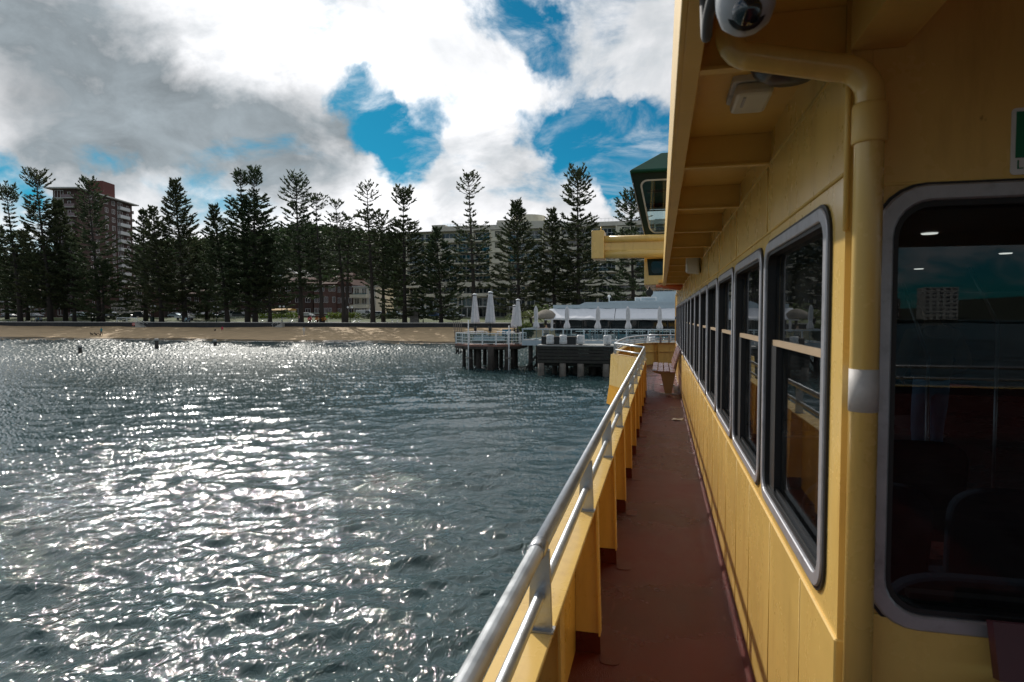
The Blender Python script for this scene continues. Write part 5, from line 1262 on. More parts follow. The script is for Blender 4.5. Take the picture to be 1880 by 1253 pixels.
# ---- the pines, left to right
PN = [
 ('pine at the far left edge whose small flat umbrella head stands on a bare leader', 20, 339, 38, 126, dict(hb=.14, Rm=5.6, gap=(.6, .86), dens=1.3)),
 ('tall dark pine left of the brick tower with a ragged open head', 75, 314, 93, 126, dict(hb=.12, Rm=6.2, gap=(.80, .88), dens=1.35)),
 ('dark pine at the left edge behind the flat topped one', 2, 420, 14, 136, dict(hb=.10, Rm=6.0, top='cone', dens=1.3)),
 ('second row pine in front of the left end of the brick tower', 112, 372, 121, 131, dict(hb=.12, Rm=6.0, top='cone', dens=1.4)),
 ('broad second row pine between the two tallest left pines', 48, 425, 52, 132, dict(hb=.12, Rm=5.8, top='cone', dens=1.35)),
 ('thin pine in the shade under the tower, its trunk close to its neighbour', 135, 440, 137, 129, dict(hb=.2, Rm=4.8, top='cone', dens=1.1)),
 ('tall pine standing straight in front of the brick tower', 169, 330, 183, 127, dict(hb=.22, Rm=5.4, dens=1.15)),
 ('low broad pine with skirts of foliage under the tall tower pine', 192, 478, 190, 126, dict(hb=.10, Rm=6.6, top='cone', dens=1.5, droop=4)),
 ('pointed pine right of the brick tower, the left one of a pair', 268, 387, 268, 132, dict(hb=.12, Rm=5.4, top='cone', dens=1.25)),
 ('pointed pine of the same pair, right beside the broad tall one', 286, 385, 297, 126, dict(hb=.14, Rm=5.0, top='cone', dens=1.2)),
 ('broad bushy tall pine with a full crown above the white ute', 327, 333, 340, 129, dict(hb=.10, Rm=6.6, top='cone', dens=1.45)),
 ('shorter full pine between the bushy tall one and the twin headed one', 396, 380, 418, 126, dict(hb=.12, Rm=5.4, top='cone', dens=1.35)),
 ('full pine filling the gap low behind the shorter one', 376, 440, 380, 136, dict(hb=.08, Rm=6.0, top='cone', dens=1.3)),
 ('twin headed pine with two umbrella tops side by side', 446, 309, 455, 126.5, dict(hb=.13, Rm=6.2, twin=(2.0, .4, 1.0), gap=(.78, .86), dens=1.35)),
 ('small dark pine just right of the twin headed one', 494, 432, 496, 127, dict(hb=.14, Rm=5.4, top='cone', dens=1.3)),
 ('tall pine with a pointed open head above the dark brick house', 547, 322, 553, 126, dict(hb=.20, Rm=5.6, dens=1.1)),
 ('sparse pine with a bare trunk and a rounded head', 583, 358, 591, 125.5, dict(hb=.30, Rm=4.2, dens=.75, gap=(.62, .80))),
 ('sparse pine with long level limbs and a small flat head over the red brick flats', 619, 364, 632, 126, dict(hb=.36, Rm=5.0, dens=.72, gap=(.80, .90), twin=(.5, 1.2, .87))),
 ('tall thin pine with a wide umbrella head and bare lower trunk', 676, 336, 685, 125.5, dict(hb=.34, Rm=5.0, dens=.85, gap=(.70, .84))),
 ('shorter thin pine between two taller ones', 703, 387, 704, 130, dict(hb=.30, Rm=4.3, dens=.85)),
 ('dense pine with a bushy skirt and a flat umbrella head left of the cream hotel', 742, 345, 743, 126, dict(hb=.06, Rm=5.2, dens=1.4, gap=(.76, .86))),
 ('dense conical pine before the left wing of the hotel', 802, 419, 810, 126, dict(hb=.06, Rm=4.9, top='cone', dens=1.5)),
 ('slender pine with a big umbrella head above the hotel roof and a bare neck', 861, 317, 871, 126, dict(hb=.25, Rm=4.4, dens=.95, gap=(.55, .82))),
 ('wide conical pine in the middle of the hotel front', 948, 373, 953, 126, dict(hb=.12, Rm=5.8, top='cone', dens=1.3)),
 ('narrow dark pine left of the tallest hotel pine', 1012, 386, 1018, 127, dict(hb=.10, Rm=4.6, top='cone', dens=1.35)),
 ('tallest pine before the hotel with a heavy rounded head', 1059, 312, 1062, 126, dict(hb=.10, Rm=5.4, dens=1.35, gap=(.66, .76))),
 ('pine behind the green roofed wheelhouse of the ferry', 1156, 355, 1163, 125, dict(hb=.12, Rm=5.4, dens=1.25, gap=(.70, .76))),
]
for lab, tp, ty, bp_, Y, kw in PN: pine(lab, tp, ty, bp_, Y, z0=PZ_ if Y < 129.5 else PZ_ + (Y - 129) * .077 - .1, **kw)

for k, (px, ty, lab) in enumerate(((28, 488, 'dark leafy street tree behind the pines at the far left'), (100, 492, 'dark leafy street tree behind the second row pine left of the tower'), (152, 500, 'dark leafy street tree below the brick tower'), (306, 478, 'dark leafy street tree behind the bushy tall pine'), (430, 482, 'dark leafy street tree behind the twin headed pine'), (476, 497, 'dark leafy street tree right of the twin headed pine'))):
    Y = 157.0; X = gx(px, Y); H = gz(ty, X, Y) - RZ_; lob = [(random.uniform(-2.6, 2.6), random.uniform(-1.5, 1.5), H * random.uniform(.45, .78), random.uniform(2.0, 3.2), 2.2, H * .2) for _ in range(7)] + [(0, 0, H * .78, 2.4, 2.0, H * .22)]
    leafcloud('street_tree', lab, 'tree', (X, Y, RZ_ + .02), lob, 5200, M['broad'], .55, 'leafy street trees behind the pines', trunk=H * .5)

# ================================================================== buildings on the shore
M['brick'] = mat('red_brown_brick', (.082, .045, .038), .85, var=.2, vscale=1.5); M['plantbrick'] = mat('red_plant_room_brick', (.125, .040, .034), .85, var=.15); M['brick2'] = mat('dark_brown_brick', (.085, .050, .040), .85, var=.25, vscale=1.5); M['pinkbrick'] = mat('pinkish_brick', (.145, .080, .064), .85, var=.2, vscale=1.5)
M['cream'] = mat('cream_render', (.72, .66, .52), .8, var=.08, vscale=.4, stain=(.38, .33, .25), stain_amt=.5, stain_scale=.5); M['cream2'] = mat('grey_cream_render', (.62, .57, .48), .8, var=.1, vscale=.4)
M['slab'] = mat('pale_concrete_slab', (.50, .50, .47), .7, var=.1); M['winglass'] = mat('dark_window_glass', (.022, .032, .038), .06, spec=.8); M['curtain'] = mat('pale_curtain', (.38, .38, .37), .8)
M['roof_red'] = mat('red_roof_tiles', (.075, .040, .032), .9, spec=.1, var=.25, vscale=3); M['mauve'] = mat('mauve_panel', (.22, .16, .17), .6)
def rot(o, rz): o.rotation_euler.z = rz
def win_proto(w, hgt, m_frame, mull=1):
    """window centred on x, sill at z 0, outer face at y 0 looking towards -y"""
    f = MB().ring([(-w / 2, 0), (w / 2, 0), (w / 2, hgt), (-w / 2, hgt)], [(-w / 2 + .08, .08), (w / 2 - .08, .08), (w / 2 - .08, hgt - .08), (-w / 2 + .08, hgt - .08)], lambda a, b, d: (a, d, b), -.04, .10)
    for k in range(mull): x = -w / 2 + w * (k + 1) / (mull + 1); f.box(x - .04, x + .04, -.03, .05, .081, hgt - .081)
    me = f.build('window', m_frame, None); g = MB().box(-w / 2 + .07, w / 2 - .07, .03, .05, .07, hgt - .07).build('pane', M['winglass'], me)
    return me
def put(proto, parent, loc, rz=0.0, first=[None]):
    c = copy_tree(proto, parent); c.location = Vector(loc) - root_org(parent); c.rotation_euler.z = rz; return c
def wipe(proto):
    for ch in list(proto.children): bpy.data.objects.remove(ch)
    bpy.data.objects.remove(proto)
def tower():
    D = 186.0; r_ = Vector((CT, ST, 0)); f_ = Vector((-ST, CT, 0))
    c = cam.location + f_ * D + r_ * ((147 - 940) / F * D); z0 = RZ_ + .5
    t = thing('brick_tower', 'tall red brick apartment tower with white balconies and a flat overhanging roof', 'apartment tower', (c.x, c.y, z0), None, TH)
    ORG[t.name] = Vector((0, 0, 0))
    Ht = (HOR - 350) * D / F + EYE - z0; W_, Dp = 7.0, 27.0; nf = 14; fh = Ht / nf
    MB().box(-W_, 0, 0, Dp, 0, Ht - .01).build('wall', M['brick'], t)
    MB().box(-W_ - 1.6, 1.5, -1.5, Dp + 1.6, Ht, Ht + .35).build('roof', M['slab'], t)
    MB().box(-6.0, -.6, 13.0, 19.0, Ht + .351, Ht + 5.3).build('plant_room', M['plantbrick'], t)
    wp = win_proto(1.5, 1.5, M['white'], 1); wd = win_proto(2.6, 2.2, M['white'], 2); ws = win_proto(.9, 1.3, M['white'], 0)
    bal = MB().box(0, 1.1, -2.6, 2.6, -.12, .04).build('balcony_slab', M['slab'], None)
    par = MB().box(1.0, 1.1, -2.6, 2.6, .041, 1.0); par.box(.0, .999, -2.6, -2.52, .041, 1.0); par.box(.0, .999, 2.52, 2.6, .041, 1.0); par.build('balustrade', M['white_dirty'], bal)
    bal2 = MB().box(-1.9, 1.9, -1.0, 0, -.12, .04).build('balcony_slab', M['slab'], None); p2 = MB().box(-1.9, 1.9, -1.0, -.92, .041, .95); p2.build('balustrade', M['mauve'], bal2)
    bal3 = MB().box(-3.0, 2.2, 0, 1.2, -.12, .04).build('balcony_slab', M['slab'], None); MB().box(-3.0, 2.2, 1.12, 1.2, .041, .95).build('balustrade', M['white_dirty'], bal3)
    for k in range(nf):
        z = k * fh
        for y in (6.2, 9.0): put(ws if y < 7 else wp, t, (.02, y, z + .9), R(90))
        for y in (13.6, 17.0): put(wp, t, (.02, y, z + .8), R(90))
        put(wd, t, (.02, 20.4, z + .15), R(90)); put(ws, t, (.02, 24.4, z + .7), R(90)); put(bal, t, (.001, 21.6, z + .0))
        put(wd, t, (-5.2, -.02, z + .15), 0); put(bal2, t, (-2.0, -.001, z)); put(ws, t, (-2.2, -.02, z + .6), 0)
        put(bal3, t, (-2.3, Dp + .001, z))
        MB().box(-W_ - .03, -W_ + 3.2, -.05, -.001, z - .12, z + .10).build('spandrel', M['slab'], t) if k else None
    for p in (wp, wd, ws, bal, bal2, bal3): wipe(p)
tower()
def hotel():
    Y = 166.0; XL_, XR_ = gx(748, Y), 18.0; z0 = RZ_ + .02; zt_ = gz(425, gx(860, Y), Y); nf = 8; fh = (zt_ - z0) / nf
    t = thing('cream_hotel', 'long cream hotel block of eight storeys with balconies and blue grey windows', 'hotel', (XL_, Y, z0))
    MB().box(XL_, XR_, Y + 1.6, Y + 22, z0, zt_).build('wall', M['cream'], t)
    step = [(gx(748, Y), gx(795, Y), -1.2), (gx(795, Y), gx(818, Y), .5), (gx(818, Y), gx(912, Y), 0), (gx(912, Y), gx(1003, Y), .6), (gx(1003, Y), gx(1085, Y), 0), (gx(1085, Y), gx(1200, Y), -.2), (gx(1200, Y), XR_, 0)]
    for a, b, dz in step: MB().box(a + .01, b - .01, Y - .3, Y + 20, zt_ + .001, zt_ + 1.3 + dz).build('parapet', M['cream2'], t)
    xa, xb_ = gx(934, Y), gx(993, Y); zz = gz(395, xa, Y)
    MB().prism([((xa + xb_) / 2 + (xb_ - xa) / 2 * math.cos(R(a)), Y + 6 + 4.5 * math.sin(R(a))) for a in range(0, 360, 15)], xy, zt_ + .5, zz).build('roof_drum', M['cream'], t)
    xa = gx(912, Y); MB().box(xa, gx(938, Y), Y + .5, Y + 8, zt_ + 1.91, gz(406, xa, Y)).build('lift_overrun', M['cream2'], t)
    xa = gx(1128, Y); MB().box(xa, gx(1150, Y), Y + 2, Y + 8, zt_ + 1.11, gz(412, xa, Y)).build('lift_overrun', M['cream2'], t)
    rl = MB()
    for a, b in ((gx(822, Y), gx(852, Y)), (gx(1088, Y), gx(1124, Y))):
        rl.box(a, b, Y - .1, Y - .05, zt_ + 1.95, zt_ + 2.0)
        n = int((b - a) / .9)
        for k in range(n + 1): x = a + (b - a) * k / n; rl.box(x - .03, x + .03, Y - .1, Y - .05, zt_ + 1.1, zt_ + 1.95)
    rl.build('roof_railing', M['white'], t)
    bw_ = 4.7; nb = int((XR_ - XL_) / bw_); bw_ = (XR_ - XL_) / nb
    wd = win_proto(bw_ * .44, fh * .78, M['white_dirty'], 1); wn = win_proto(bw_ * .40, fh * .5, M['dkgreen'], 1)
    gl = MB().box(-bw_ * .46, bw_ * .46, -.02, .02, .06, 1.0).build('balustrade', M['teal_glass'], None); MB().box(-bw_ * .46, bw_ * .46, -.04, .04, 1.001, 1.06).build('handrail', M['white'], gl)
    cu = MB().box(-bw_ * .18, bw_ * .18, 0, .03, .1, fh * .74).build('curtain', M['curtain'], None)
    g = random.Random(4)
    for f in range(nf + 1): 
        z = z0 + f * fh
        if f in (0,): continue
        d = .35 if f not in (3, 4) else .9
        hgt = .16 if f not in (3,) else .55
        if f < nf: MB().box(XL_ - .1, XR_, Y - d, Y + 1.59, z - hgt, z + .16 + (.55 if f in (2, 3) else 0)).build('floor_band', M['cream'], t)
    solid = [0, 0, 1, 0, 0, 2, 0, 0, 1, 1, 0, 0, 2, 0, 0, 1, 0, 0, 2, 0, 0, 0]
    for b in range(nb):
        x0 = XL_ + b * bw_; s = solid[b % len(solid)]
        for zlo, zhi in ((z0, z0 + 2 * fh - .2), (z0 + 4 * fh + .2, zt_)):
            if b % 2 == 0 or s: MB().box(x0 - .14, x0 + .14, Y - .36, Y + 1.58, zlo, zhi).build('fin_wall', M['cream'], t)
        for f in range(nf):
            z = z0 + f * fh + .17; xm = x0 + bw_ / 2
            if f == 0:
                put(wd, t, (xm - bw_ * .23, Y + 1.5, z + .1)); put(wd, t, (xm + bw_ * .23, Y + 1.5, z + .1)); continue
            if s == 2 and f >= 3:
                MB().box(x0 + .15, x0 + bw_ - .15, Y - .05, Y + 1.57, z, z + fh - .34).build('solid_bay', M['cream'], t); put(wn, t, (xm, Y - .08, z + .9)); continue
            put(wd, t, (xm - bw_ * .23, Y + 1.45, z)); put(wd, t, (xm + bw_ * .23, Y + 1.45, z))
            if g.random() < .4: put(cu, t, (xm + g.choice((-1, 1)) * bw_ * .23, Y + 1.50, z))
            if f >= 4 and s != 1: put(gl, t, (xm, Y - .25, z))
            elif f >= 3 or s == 1: MB().box(x0 + .15, x0 + bw_ - .15, Y - .3, Y - .2, z, z + .85).build('solid_balustrade', M['cream2'], t)
    for p in (wd, wn, gl, cu): wipe(p)
    MB().box(XL_, XR_, Y - 3.2, Y - .4, z0 + fh * .94, z0 + fh * 1.02).build('street_canopy', M['slab'], t)
    for k in range(14): x = XL_ + 1 + k * 6; MB().box(x - .1, x + .1, Y - 3.1, Y - 2.9, z0, z0 + fh * .939).build('canopy_post', M['slab'], t)
hotel()
def house(label, px0, px1, top, Y, dep, m, rows, cols, ww=1.3, wh=1.5, roof=None, roof_py=None, fr='white', name='brick_house', cat='house', base=None, group=None, balc=None):
    XL_, XR_ = gx(px0, Y), gx(px1, Y); z0 = base if base is not None else RZ_ + .02; zt_ = gz(top, (XL_ + XR_) / 2, Y)
    t = thing(name, label, cat, ((XL_ + XR_) / 2, Y, z0), group)
    MB().box(XL_, XR_, Y, Y + dep, z0 - (3 if base is not None else 0), zt_).build('wall', m, t)
    fh = (zt_ - z0) / rows
    wp = win_proto(ww, wh, M[fr], 1)
    for r in range(rows):
        for c in range(cols):
            if cols > 4 and random.random() < .08: continue
            put(wp, t, (XL_ + (XR_ - XL_) * (c + .5) / cols, Y - .03, z0 + r * fh + fh * .32)) if True else None
    wipe(wp)
    if balc:
        for r in range(1, rows): MB().box(XL_ - .3, XR_ - (XR_ - XL_) * .3, Y - 1.6, Y - .05, z0 + r * fh - .2, z0 + r * fh + .75).build('balcony', M['cream'], t)
        MB().box(XL_ - .3, XR_ - (XR_ - XL_) * .3, Y - 1.62, Y - 1.58, z0 + (rows - 1) * fh + .751, z0 + (rows - 1) * fh + 1.2).build('glass_balustrade', M['teal_glass'], t)
    if roof is not None:
        zr = gz(roof_py, (XL_ + XR_) / 2, Y); o_ = .6; xm = (XL_ + XR_) / 2
        if roof == 'gable':
            MB().prism([(XL_ - o_, zt_ + .002), (XR_ + o_, zt_ + .002), (xm, zr)], lambda a, b, d: (a, d, b), Y - .5, Y + dep).build('roof', M['roof_red'] if m is not M['cream'] else M['slab'], t)
            MB().prism([(XL_ + .2, zt_ + .1), (XR_ - .2, zt_ + .1), (xm, zr - .5)], lambda a, b, d: (a, d, b), Y - .54, Y - .505).build('gable_face', m, t)
        else:
            q = min((XR_ - XL_) * .25, 3.5)
            MB().add([(XL_ - o_, Y - o_, zt_ + .002), (XR_ + o_, Y - o_, zt_ + .002), (XR_ + o_, Y + dep, zt_ + .002), (XL_ - o_, Y + dep, zt_ + .002), (XL_ + q, Y + dep * .5, zr), (XR_ - q, Y + dep * .5, zr)], [(3, 2, 1, 0), (0, 1, 5, 4), (1, 2, 5), (2, 3, 4, 5), (3, 0, 4)]).build('roof', M['roof_red'], t)
    else: MB().box(XL_ - .25, XR_ + .25, Y - .25, Y + dep, zt_ + .001, zt_ + .4).build('parapet', M['slab'], t)
    return t
# window objects are copied with world positions, so these roots are shifted inside house()
house('dark brown brick flats with white windows behind the fence', 503, 575, 521, 161, 12, M['brick2'], 3, 4, 1.6, 1.5, 'hip', 508)
house('pinkish red brick flats with rows of narrow white windows and a tiled roof', 577, 617, 522, 160.5, 12, M['pinkbrick'], 3, 6, .9, 1.7, 'hip', 512)
house('second pinkish brick flats right of a thin pine trunk with a gabled roof', 619, 647, 524, 161.5, 12, M['pinkbrick'], 3, 4, .9, 1.6, 'gable', 512)
house('cream three storey flats with deep balconies beside the brick flats', 649, 690, 528, 160.5, 12, M['cream2'], 3, 3, 1.6, 1.7, balc=True)
house('cream gabled house higher up the hill behind the brown flats', 519, 548, 505, 186, 9, M['cream'], 2, 2, 1.6, 1.5, 'gable', 494, base=11)
house('pale blue grey house on the hill left of the gabled one', 503, 518, 500, 192, 9, M['bluegrey'], 2, 2, 1.4, 1.2, base=12)
house('red roofed house on the slope behind the pinkish flats', 612, 646, 512, 184, 9, M['pinkbrick'], 2, 3, 1.3, 1.3, 'hip', 500, base=9)
house('shaded brick flats behind the left pines', 228, 262, 530, 163, 12, M['brick2'], 3, 4, 1.4, 1.5, 'hip', 520)
house('low grey shop front with blinds under the brick tower', 205, 240, 556, 159, 9, M['cream2'], 1, 3, 1.8, 1.6)
house('long dark brick terrace half hidden behind the pines left of the twin headed one', 300, 500, 540, 165, 12, M['brick2'], 2, 14, 1.3, 1.5, 'hip', 528)
house('dark brick terrace behind the pines at the left edge', 0, 100, 540, 163, 12, M['brick2'], 2, 8, 1.3, 1.5, 'hip', 528)

# ================================================================== street furniture, vehicles, people on the shore
def lamp(px, Y, gy, lab):
    X = gx(px, Y); zt_ = gz(gy, X, Y); t = thing('street_lamp', lab, 'street lamp', (X, Y, PZ_), 'double globe lamps on the promenade')
    MB().lathe([(.13, 0), (.13, .4), (.07, .5), (.055, zt_ - PZ_ - .3)], (X, Y, PZ_), 8).build('post', M['dkgreen'], t); MB().bar((X - .55, Y, zt_ - .30), (X + .55, Y, zt_ - .30), .06, .06).build('crossarm', M['dkgreen'], t)
    for s in (-1, 1): MB().lathe([(.001, -.25), (.17, -.18), (.25, 0), (.17, .18), (.001, .25)], (X + s * .5, Y, zt_), 12).build('globe', M['white'], t)
for px, gy, lab in ((59, 564, 'street lamp at the left end of the promenade beside the seated group'), (282, 563, 'double globe street lamp left of the bushy tall pine'), (398, 564, 'double globe street lamp right of the white ute'), (518, 563.5, 'double globe street lamp above the white beach steps'), (643, 565, 'double globe street lamp before the cream balconies'), (777, 565.5, 'double globe street lamp beside the stone notice wall')):
    lamp(px, 123.6, gy, lab)
CARP = {'sedan': [(-2.2, .45), (-2.2, .80), (-1.75, .92), (-1.05, 1.40), (.35, 1.42), (1.05, .98), (2.05, .82), (2.25, .50)], 'suv': [(-2.25, .5), (-2.25, 1.05), (-2.0, 1.72), (.45, 1.75), (1.05, 1.15), (2.1, 1.0), (2.25, .55)],
        'ute': [(-2.5, .55), (-2.5, 1.08), (-.75, 1.08), (-.6, 1.72), (.55, 1.74), (1.15, 1.14), (2.3, 1.02), (2.45, .55)], 'van': [(-2.5, .45), (-2.5, 2.05), (1.2, 2.1), (1.9, 1.2), (2.45, 1.0), (2.5, .5)]}
WIN = {'sedan': [(-1.45, .98), (-.98, 1.34), (.28, 1.36), (.85, .99)], 'suv': [(-1.95, 1.12), (-1.8, 1.62), (.38, 1.66), (.9, 1.15)], 'ute': [(-.62, 1.12), (-.5, 1.64), (.48, 1.66), (1.0, 1.14)], 'van': [(.2, 1.25), (.2, 1.95), (1.1, 1.98), (1.65, 1.25)]}
CM = {}
def car(kind, col, px, Y, z, lab, flip=1, name='parked_car', cat='car'):
    X = gx(px, Y); t = thing(name, lab, cat, (X, Y, z), 'vehicles parked along the foreshore'); ORG[t.name] = Vector((0, 0, 0))
    k = tuple(col)
    if k not in CM: CM[k] = mat('car_paint_%02d' % len(CM), col, .3, .1, var=.03, coat=.6)
    b = MB(); pr = [(x * flip, zz) for x, zz in CARP[kind]]; n = len(pr); vs = []
    for yy, inset in ((-.88, 1), (-.80, 0), (.80, 0), (.88, 1)):
        pass
    top = max(z_ for _, z_ in pr)
    for yy in (-1, 1):
        for x, zz in pr: vs.append((x, yy * (.90 - .22 * max(0, (zz - .95)) / max(.3, top - .95)), zz))
    f_ = [tuple(range(n)), tuple(reversed(range(n, 2 * n)))] + [(i, n + i, n + (i + 1) % n, (i + 1) % n) for i in range(n)]
    b.add(vs, f_); b.build('body', CM[k], t, bevel=.05)
    w = MB(); pw = [(x * flip, zz) for x, zz in WIN[kind]]; m_ = len(pw)
    for yy in (-1, 1):
        w.add([(x, yy * (.912 - .22 * max(0, (zz - .95)) / max(.3, top - .95)), zz) for x, zz in pw] + [(x, yy * (.86 - .22 * max(0, (zz - .95)) / max(.3, top - .95)), zz) for x, zz in pw], [tuple(range(m_)), tuple(reversed(range(m_, 2 * m_)))] + [(i, m_ + i, m_ + (i + 1) % m_, (i + 1) % m_) for i in range(m_)])
    w.build('side_window', M['winglass'], t)
    for x in (-1.38, 1.38):
        for s in (-1, 1): MB().tube([(x * flip, s * .70, .33), (x * flip, s * .91, .33)], .33, 14).build('wheel', M['rubber'], t)
    for s in (-1, 1): MB().box(min(2.12 * flip, 2.28 * flip), max(2.12 * flip, 2.28 * flip), s * .62 - .15, s * .62 + .15, .66, .80).build('headlight', M['white'], t)
    return t
zr_ = RZ_ - .095; WH, SV, BK, BL, GR = (.72, .73, .74), (.40, .42, .45), (.02, .02, .025), (.04, .10, .2), (.12, .13, .14)
for a in (('sedan', GR, 18, 146, 'dark grey car parked at the far left edge of the street', 1), ('sedan', SV, 66, 145, 'silver car between the trunks of the two left pines', 1), ('suv', (.55, .66, .68), 145, 144.6, 'white four wheel drive below the brick tower', -1, ), ('sedan', WH, 171, 146, 'white car half hidden by the trunk of the tall tower pine', 1), ('suv', SV, 207, 145, 'silver wagon right of the tall tower pine', 1),
          ('sedan', BK, 234, 145.5, 'black car right of the silver wagon', -1), ('suv', BK, 261, 145, 'black four wheel drive beside the bare pine trunk', 1), ('sedan', (.5, .62, .66), 324, 149, 'pale car on the street above the white ute', 1), ('suv', WH, 362, 149, 'white car on the street right of the pale one', -1), ('sedan', BL, 389, 146, 'dark blue car left of the second lamp', 1), ('van', WH, 425, 147, 'white van just right of the shorter full pine', 1), 
          ('suv', GR, 443, 144.8, 'dark boxy car under the twin headed pine', 1), ('sedan', WH, 479, 147, 'white car between the twin headed pine and the small dark pine', -1), ('sedan', (.62, .64, .66), 562, 146.5, 'silver white car behind the fence at the dark brick flats', -1), ('van', WH, 672, 147, 'white van behind the wide umbrella pine', 1), ('suv', WH, 698, 148, 'white car between the two thin pine trunks', 1), ('suv', (.3, .36, .4), 727, 146, 'grey blue car left of the dense skirted pine', 1), 
          ('sedan', (.02, .07, .16), 795, 147, 'dark blue car left of the pale sedan near the hotel', -1), ('sedan', (.62, .66, .70), 836, 146, 'pale silver sedan in front of the hotel, left of the tall umbrellas', 1)):
    car(a[0], a[1], a[2], a[3], zr_, a[4], a[5])
Y = 133.0; car('ute', WH, 340, Y, PZ_ + .36, 'white ute parked on the grass near the promenade', 1, 'parked_ute', 'ute')
# fence, hedges, kiosk and small furniture
def rails(p0_, p1_, Y, z, lab, hgt=1.0, name='street_fence'):
    a, b = gx(p0_, Y), gx(p1_, Y); t = thing(name, lab, 'fence', ((a + b) / 2, Y, z)); MB().bar((a, Y, z + hgt), (b, Y, z + hgt), .10, .16).build('top_rail', M['white'], t); MB().bar((a, Y, z + hgt * .5), (b, Y, z + hgt * .5), .05, .06).build('mid_rail', M['white'], t)
    n = max(2, int((b - a) / 2.4))
    for k in range(n + 1): x = a + (b - a) * k / n; MB().box(x - .05, x + .05, Y - .05, Y + .05, z, z + hgt - .081).build('post', M['white'], t)
rails(476, 655, 142.6, RZ_, 'long white rail fence along the street behind the hedges', 1.15)
rails(412, 452, 136, PZ_ + .4, 'short white rail by the ramp under the twin headed pine', .8, 'ramp_rail'); rails(215, 252, 123.2, PZ_ + .02, 'white rail at the top of the left beach steps', .95, 'step_rail')
def hedge(p0_, p1_, Y, z, hgt, lab, n=1500, m='hedge'):
    a, b = gx(p0_, Y), gx(p1_, Y); c = (a + b) / 2; k = max(2, int((b - a) / 1.5)); lob = [((a - c) + (b - a) * (i + .5) / k, random.uniform(-.1, .1), hgt * .5, (b - a) / k * .75, .7, hgt * random.uniform(.45, .62)) for i in range(k)]
    leafcloud('hedge', lab, 'hedge', (c, Y, z), lob, n, M[m], .3)
hedge(474, 545, 139.5, PZ_ + .9, 1.3, 'yellow green hedge left of the tall dark pine'); hedge(604, 660, 138.5, PZ_ + .8, 1.4, 'bright yellow green hedge between the bare pine trunks'); hedge(665, 735, 139.5, PZ_ + .8, 1.1, 'low dark green hedge right of the thin umbrella pine', 1200, 'broad')
hedge(330, 420, 139, PZ_ + .7, .9, 'low dark hedge behind the white ute', 1400, 'broad')
def kiosk():
    Y = 144.5; a, b = gx(498, Y), gx(536, Y); z = RZ_; t = thing('kiosk', 'low kiosk with an orange yellow awning behind the hedge', 'kiosk', ((a + b) / 2, Y, z))
    MB().box(a + .3, b - .3, Y + .2, Y + 2, z, z + 1.9).build('cabin', M['cream2'], t); MB().prism([(Y - 1.2, z + 1.75), (Y + 2.2, z + 1.91), (Y + 2.2, z + 2.25), (Y + .2, z + 2.4), (Y - 1.2, z + 1.95)], lambda a_, b_, d: (d, a_, b_), a, b).build('awning', mat('ochre_awning', (.45, .26, .06), .8), t)
    for x in (a + .1, b - .1): MB().box(x - .05, x + .05, Y - 1.1, Y - 1.0, z, z + 1.74).build('post', M['white'], t)
kiosk()
def picnic(px, Y, lab):
    X = gx(px, Y); t = thing('picnic_table', lab, 'picnic table', (X, Y, PZ_), 'picnic tables on the promenade'); MB().box(X - .9, X + .9, Y - .4, Y + .4, PZ_ + .70, PZ_ + .76).build('table_top', M['white_dirty'], t)
    for s in (-1, 1): MB().box(X - .9, X + .9, Y + s * .7 - .14, Y + s * .7 + .14, PZ_ + .42, PZ_ + .47).build('seat', M['white_dirty'], t); MB().bar((X + s * .6, Y - .75, PZ_), (X + s * .6, Y + .75, PZ_ + .41), .07, .07).build('leg', M['alu'], t); MB().bar((X + s * .66, Y, PZ_), (X + s * .66, Y, PZ_ + .699), .07, .07).build('leg', M['alu'], t)
for px, lab in ((539, 'picnic table right of the white beach steps'), (574, 'picnic table left of the sparse pine trunk'), (655, 'picnic table left of the wide umbrella pine'), (725, 'picnic table left of the dense skirted pine'), (486, 'picnic table by the small dark pine')): picnic(px, 126.2, lab)
def pot(px, lab, col):
    Y = 124.6; X = gx(px, Y); leafcloud('flower_pot', lab, 'flower pot', (X, Y, PZ_), [(0, 0, .75, .42, .4, .35)], 120, leafmat('flowers_' + str(px), col, .3), .22); t = bpy.context.scene.objects[-1] if False else None
    p = [o for o in COL.objects if o.name.startswith('flower_pot') and o.type == 'EMPTY'][-1]; MB().lathe([(.20, 0), (.28, .45), (.30, .5)], (X, Y, PZ_), 12).build('pot', M['roof_red'], p)
pot(583, 'pot of orange flowers just left of the sparse pine trunk', (.5, .14, .02)); pot(595, 'pot of yellow orange flowers right of the sparse pine trunk', (.5, .30, .03)); pot(569, 'pot of red flowers left of the picnic table', (.4, .05, .03))
Y = 125.0; a, b = gx(752.5, Y), gx(768, Y); t = thing('notice_wall', 'upright weathered stone notice wall beside the dense skirted pine', 'wall', ((a + b) / 2, Y, PZ_)); zt_ = gz(572, a, Y)
MB().box(a, b, Y, Y + .5, PZ_, zt_).build('slab', mat('weathered_stone', (.17, .15, .13), .9, var=.5, vscale=3, stain=(.3, .28, .26), stain_amt=.8, stain_scale=3), t); MB().box(a - .08, b + .08, Y - .08, Y + .58, zt_ + .001, zt_ + .12).build('coping', M['concrete'], t)
Y = 152; a, b = gx(768, Y), gx(800, Y); t = thing('bus_shelter', 'white roofed shelter on the street left of the pale sedan', 'shelter', ((a + b) / 2, Y, RZ_)); MB().box(a, b, Y - .8, Y + .9, RZ_ + 2.35, RZ_ + 2.55).build('roof', M['white'], t)
for x in (a + .2, b - .2): MB().box(x - .06, x + .06, Y + .7, Y + .82, RZ_ - .1, RZ_ + 2.349).build('post', M['white'], t)
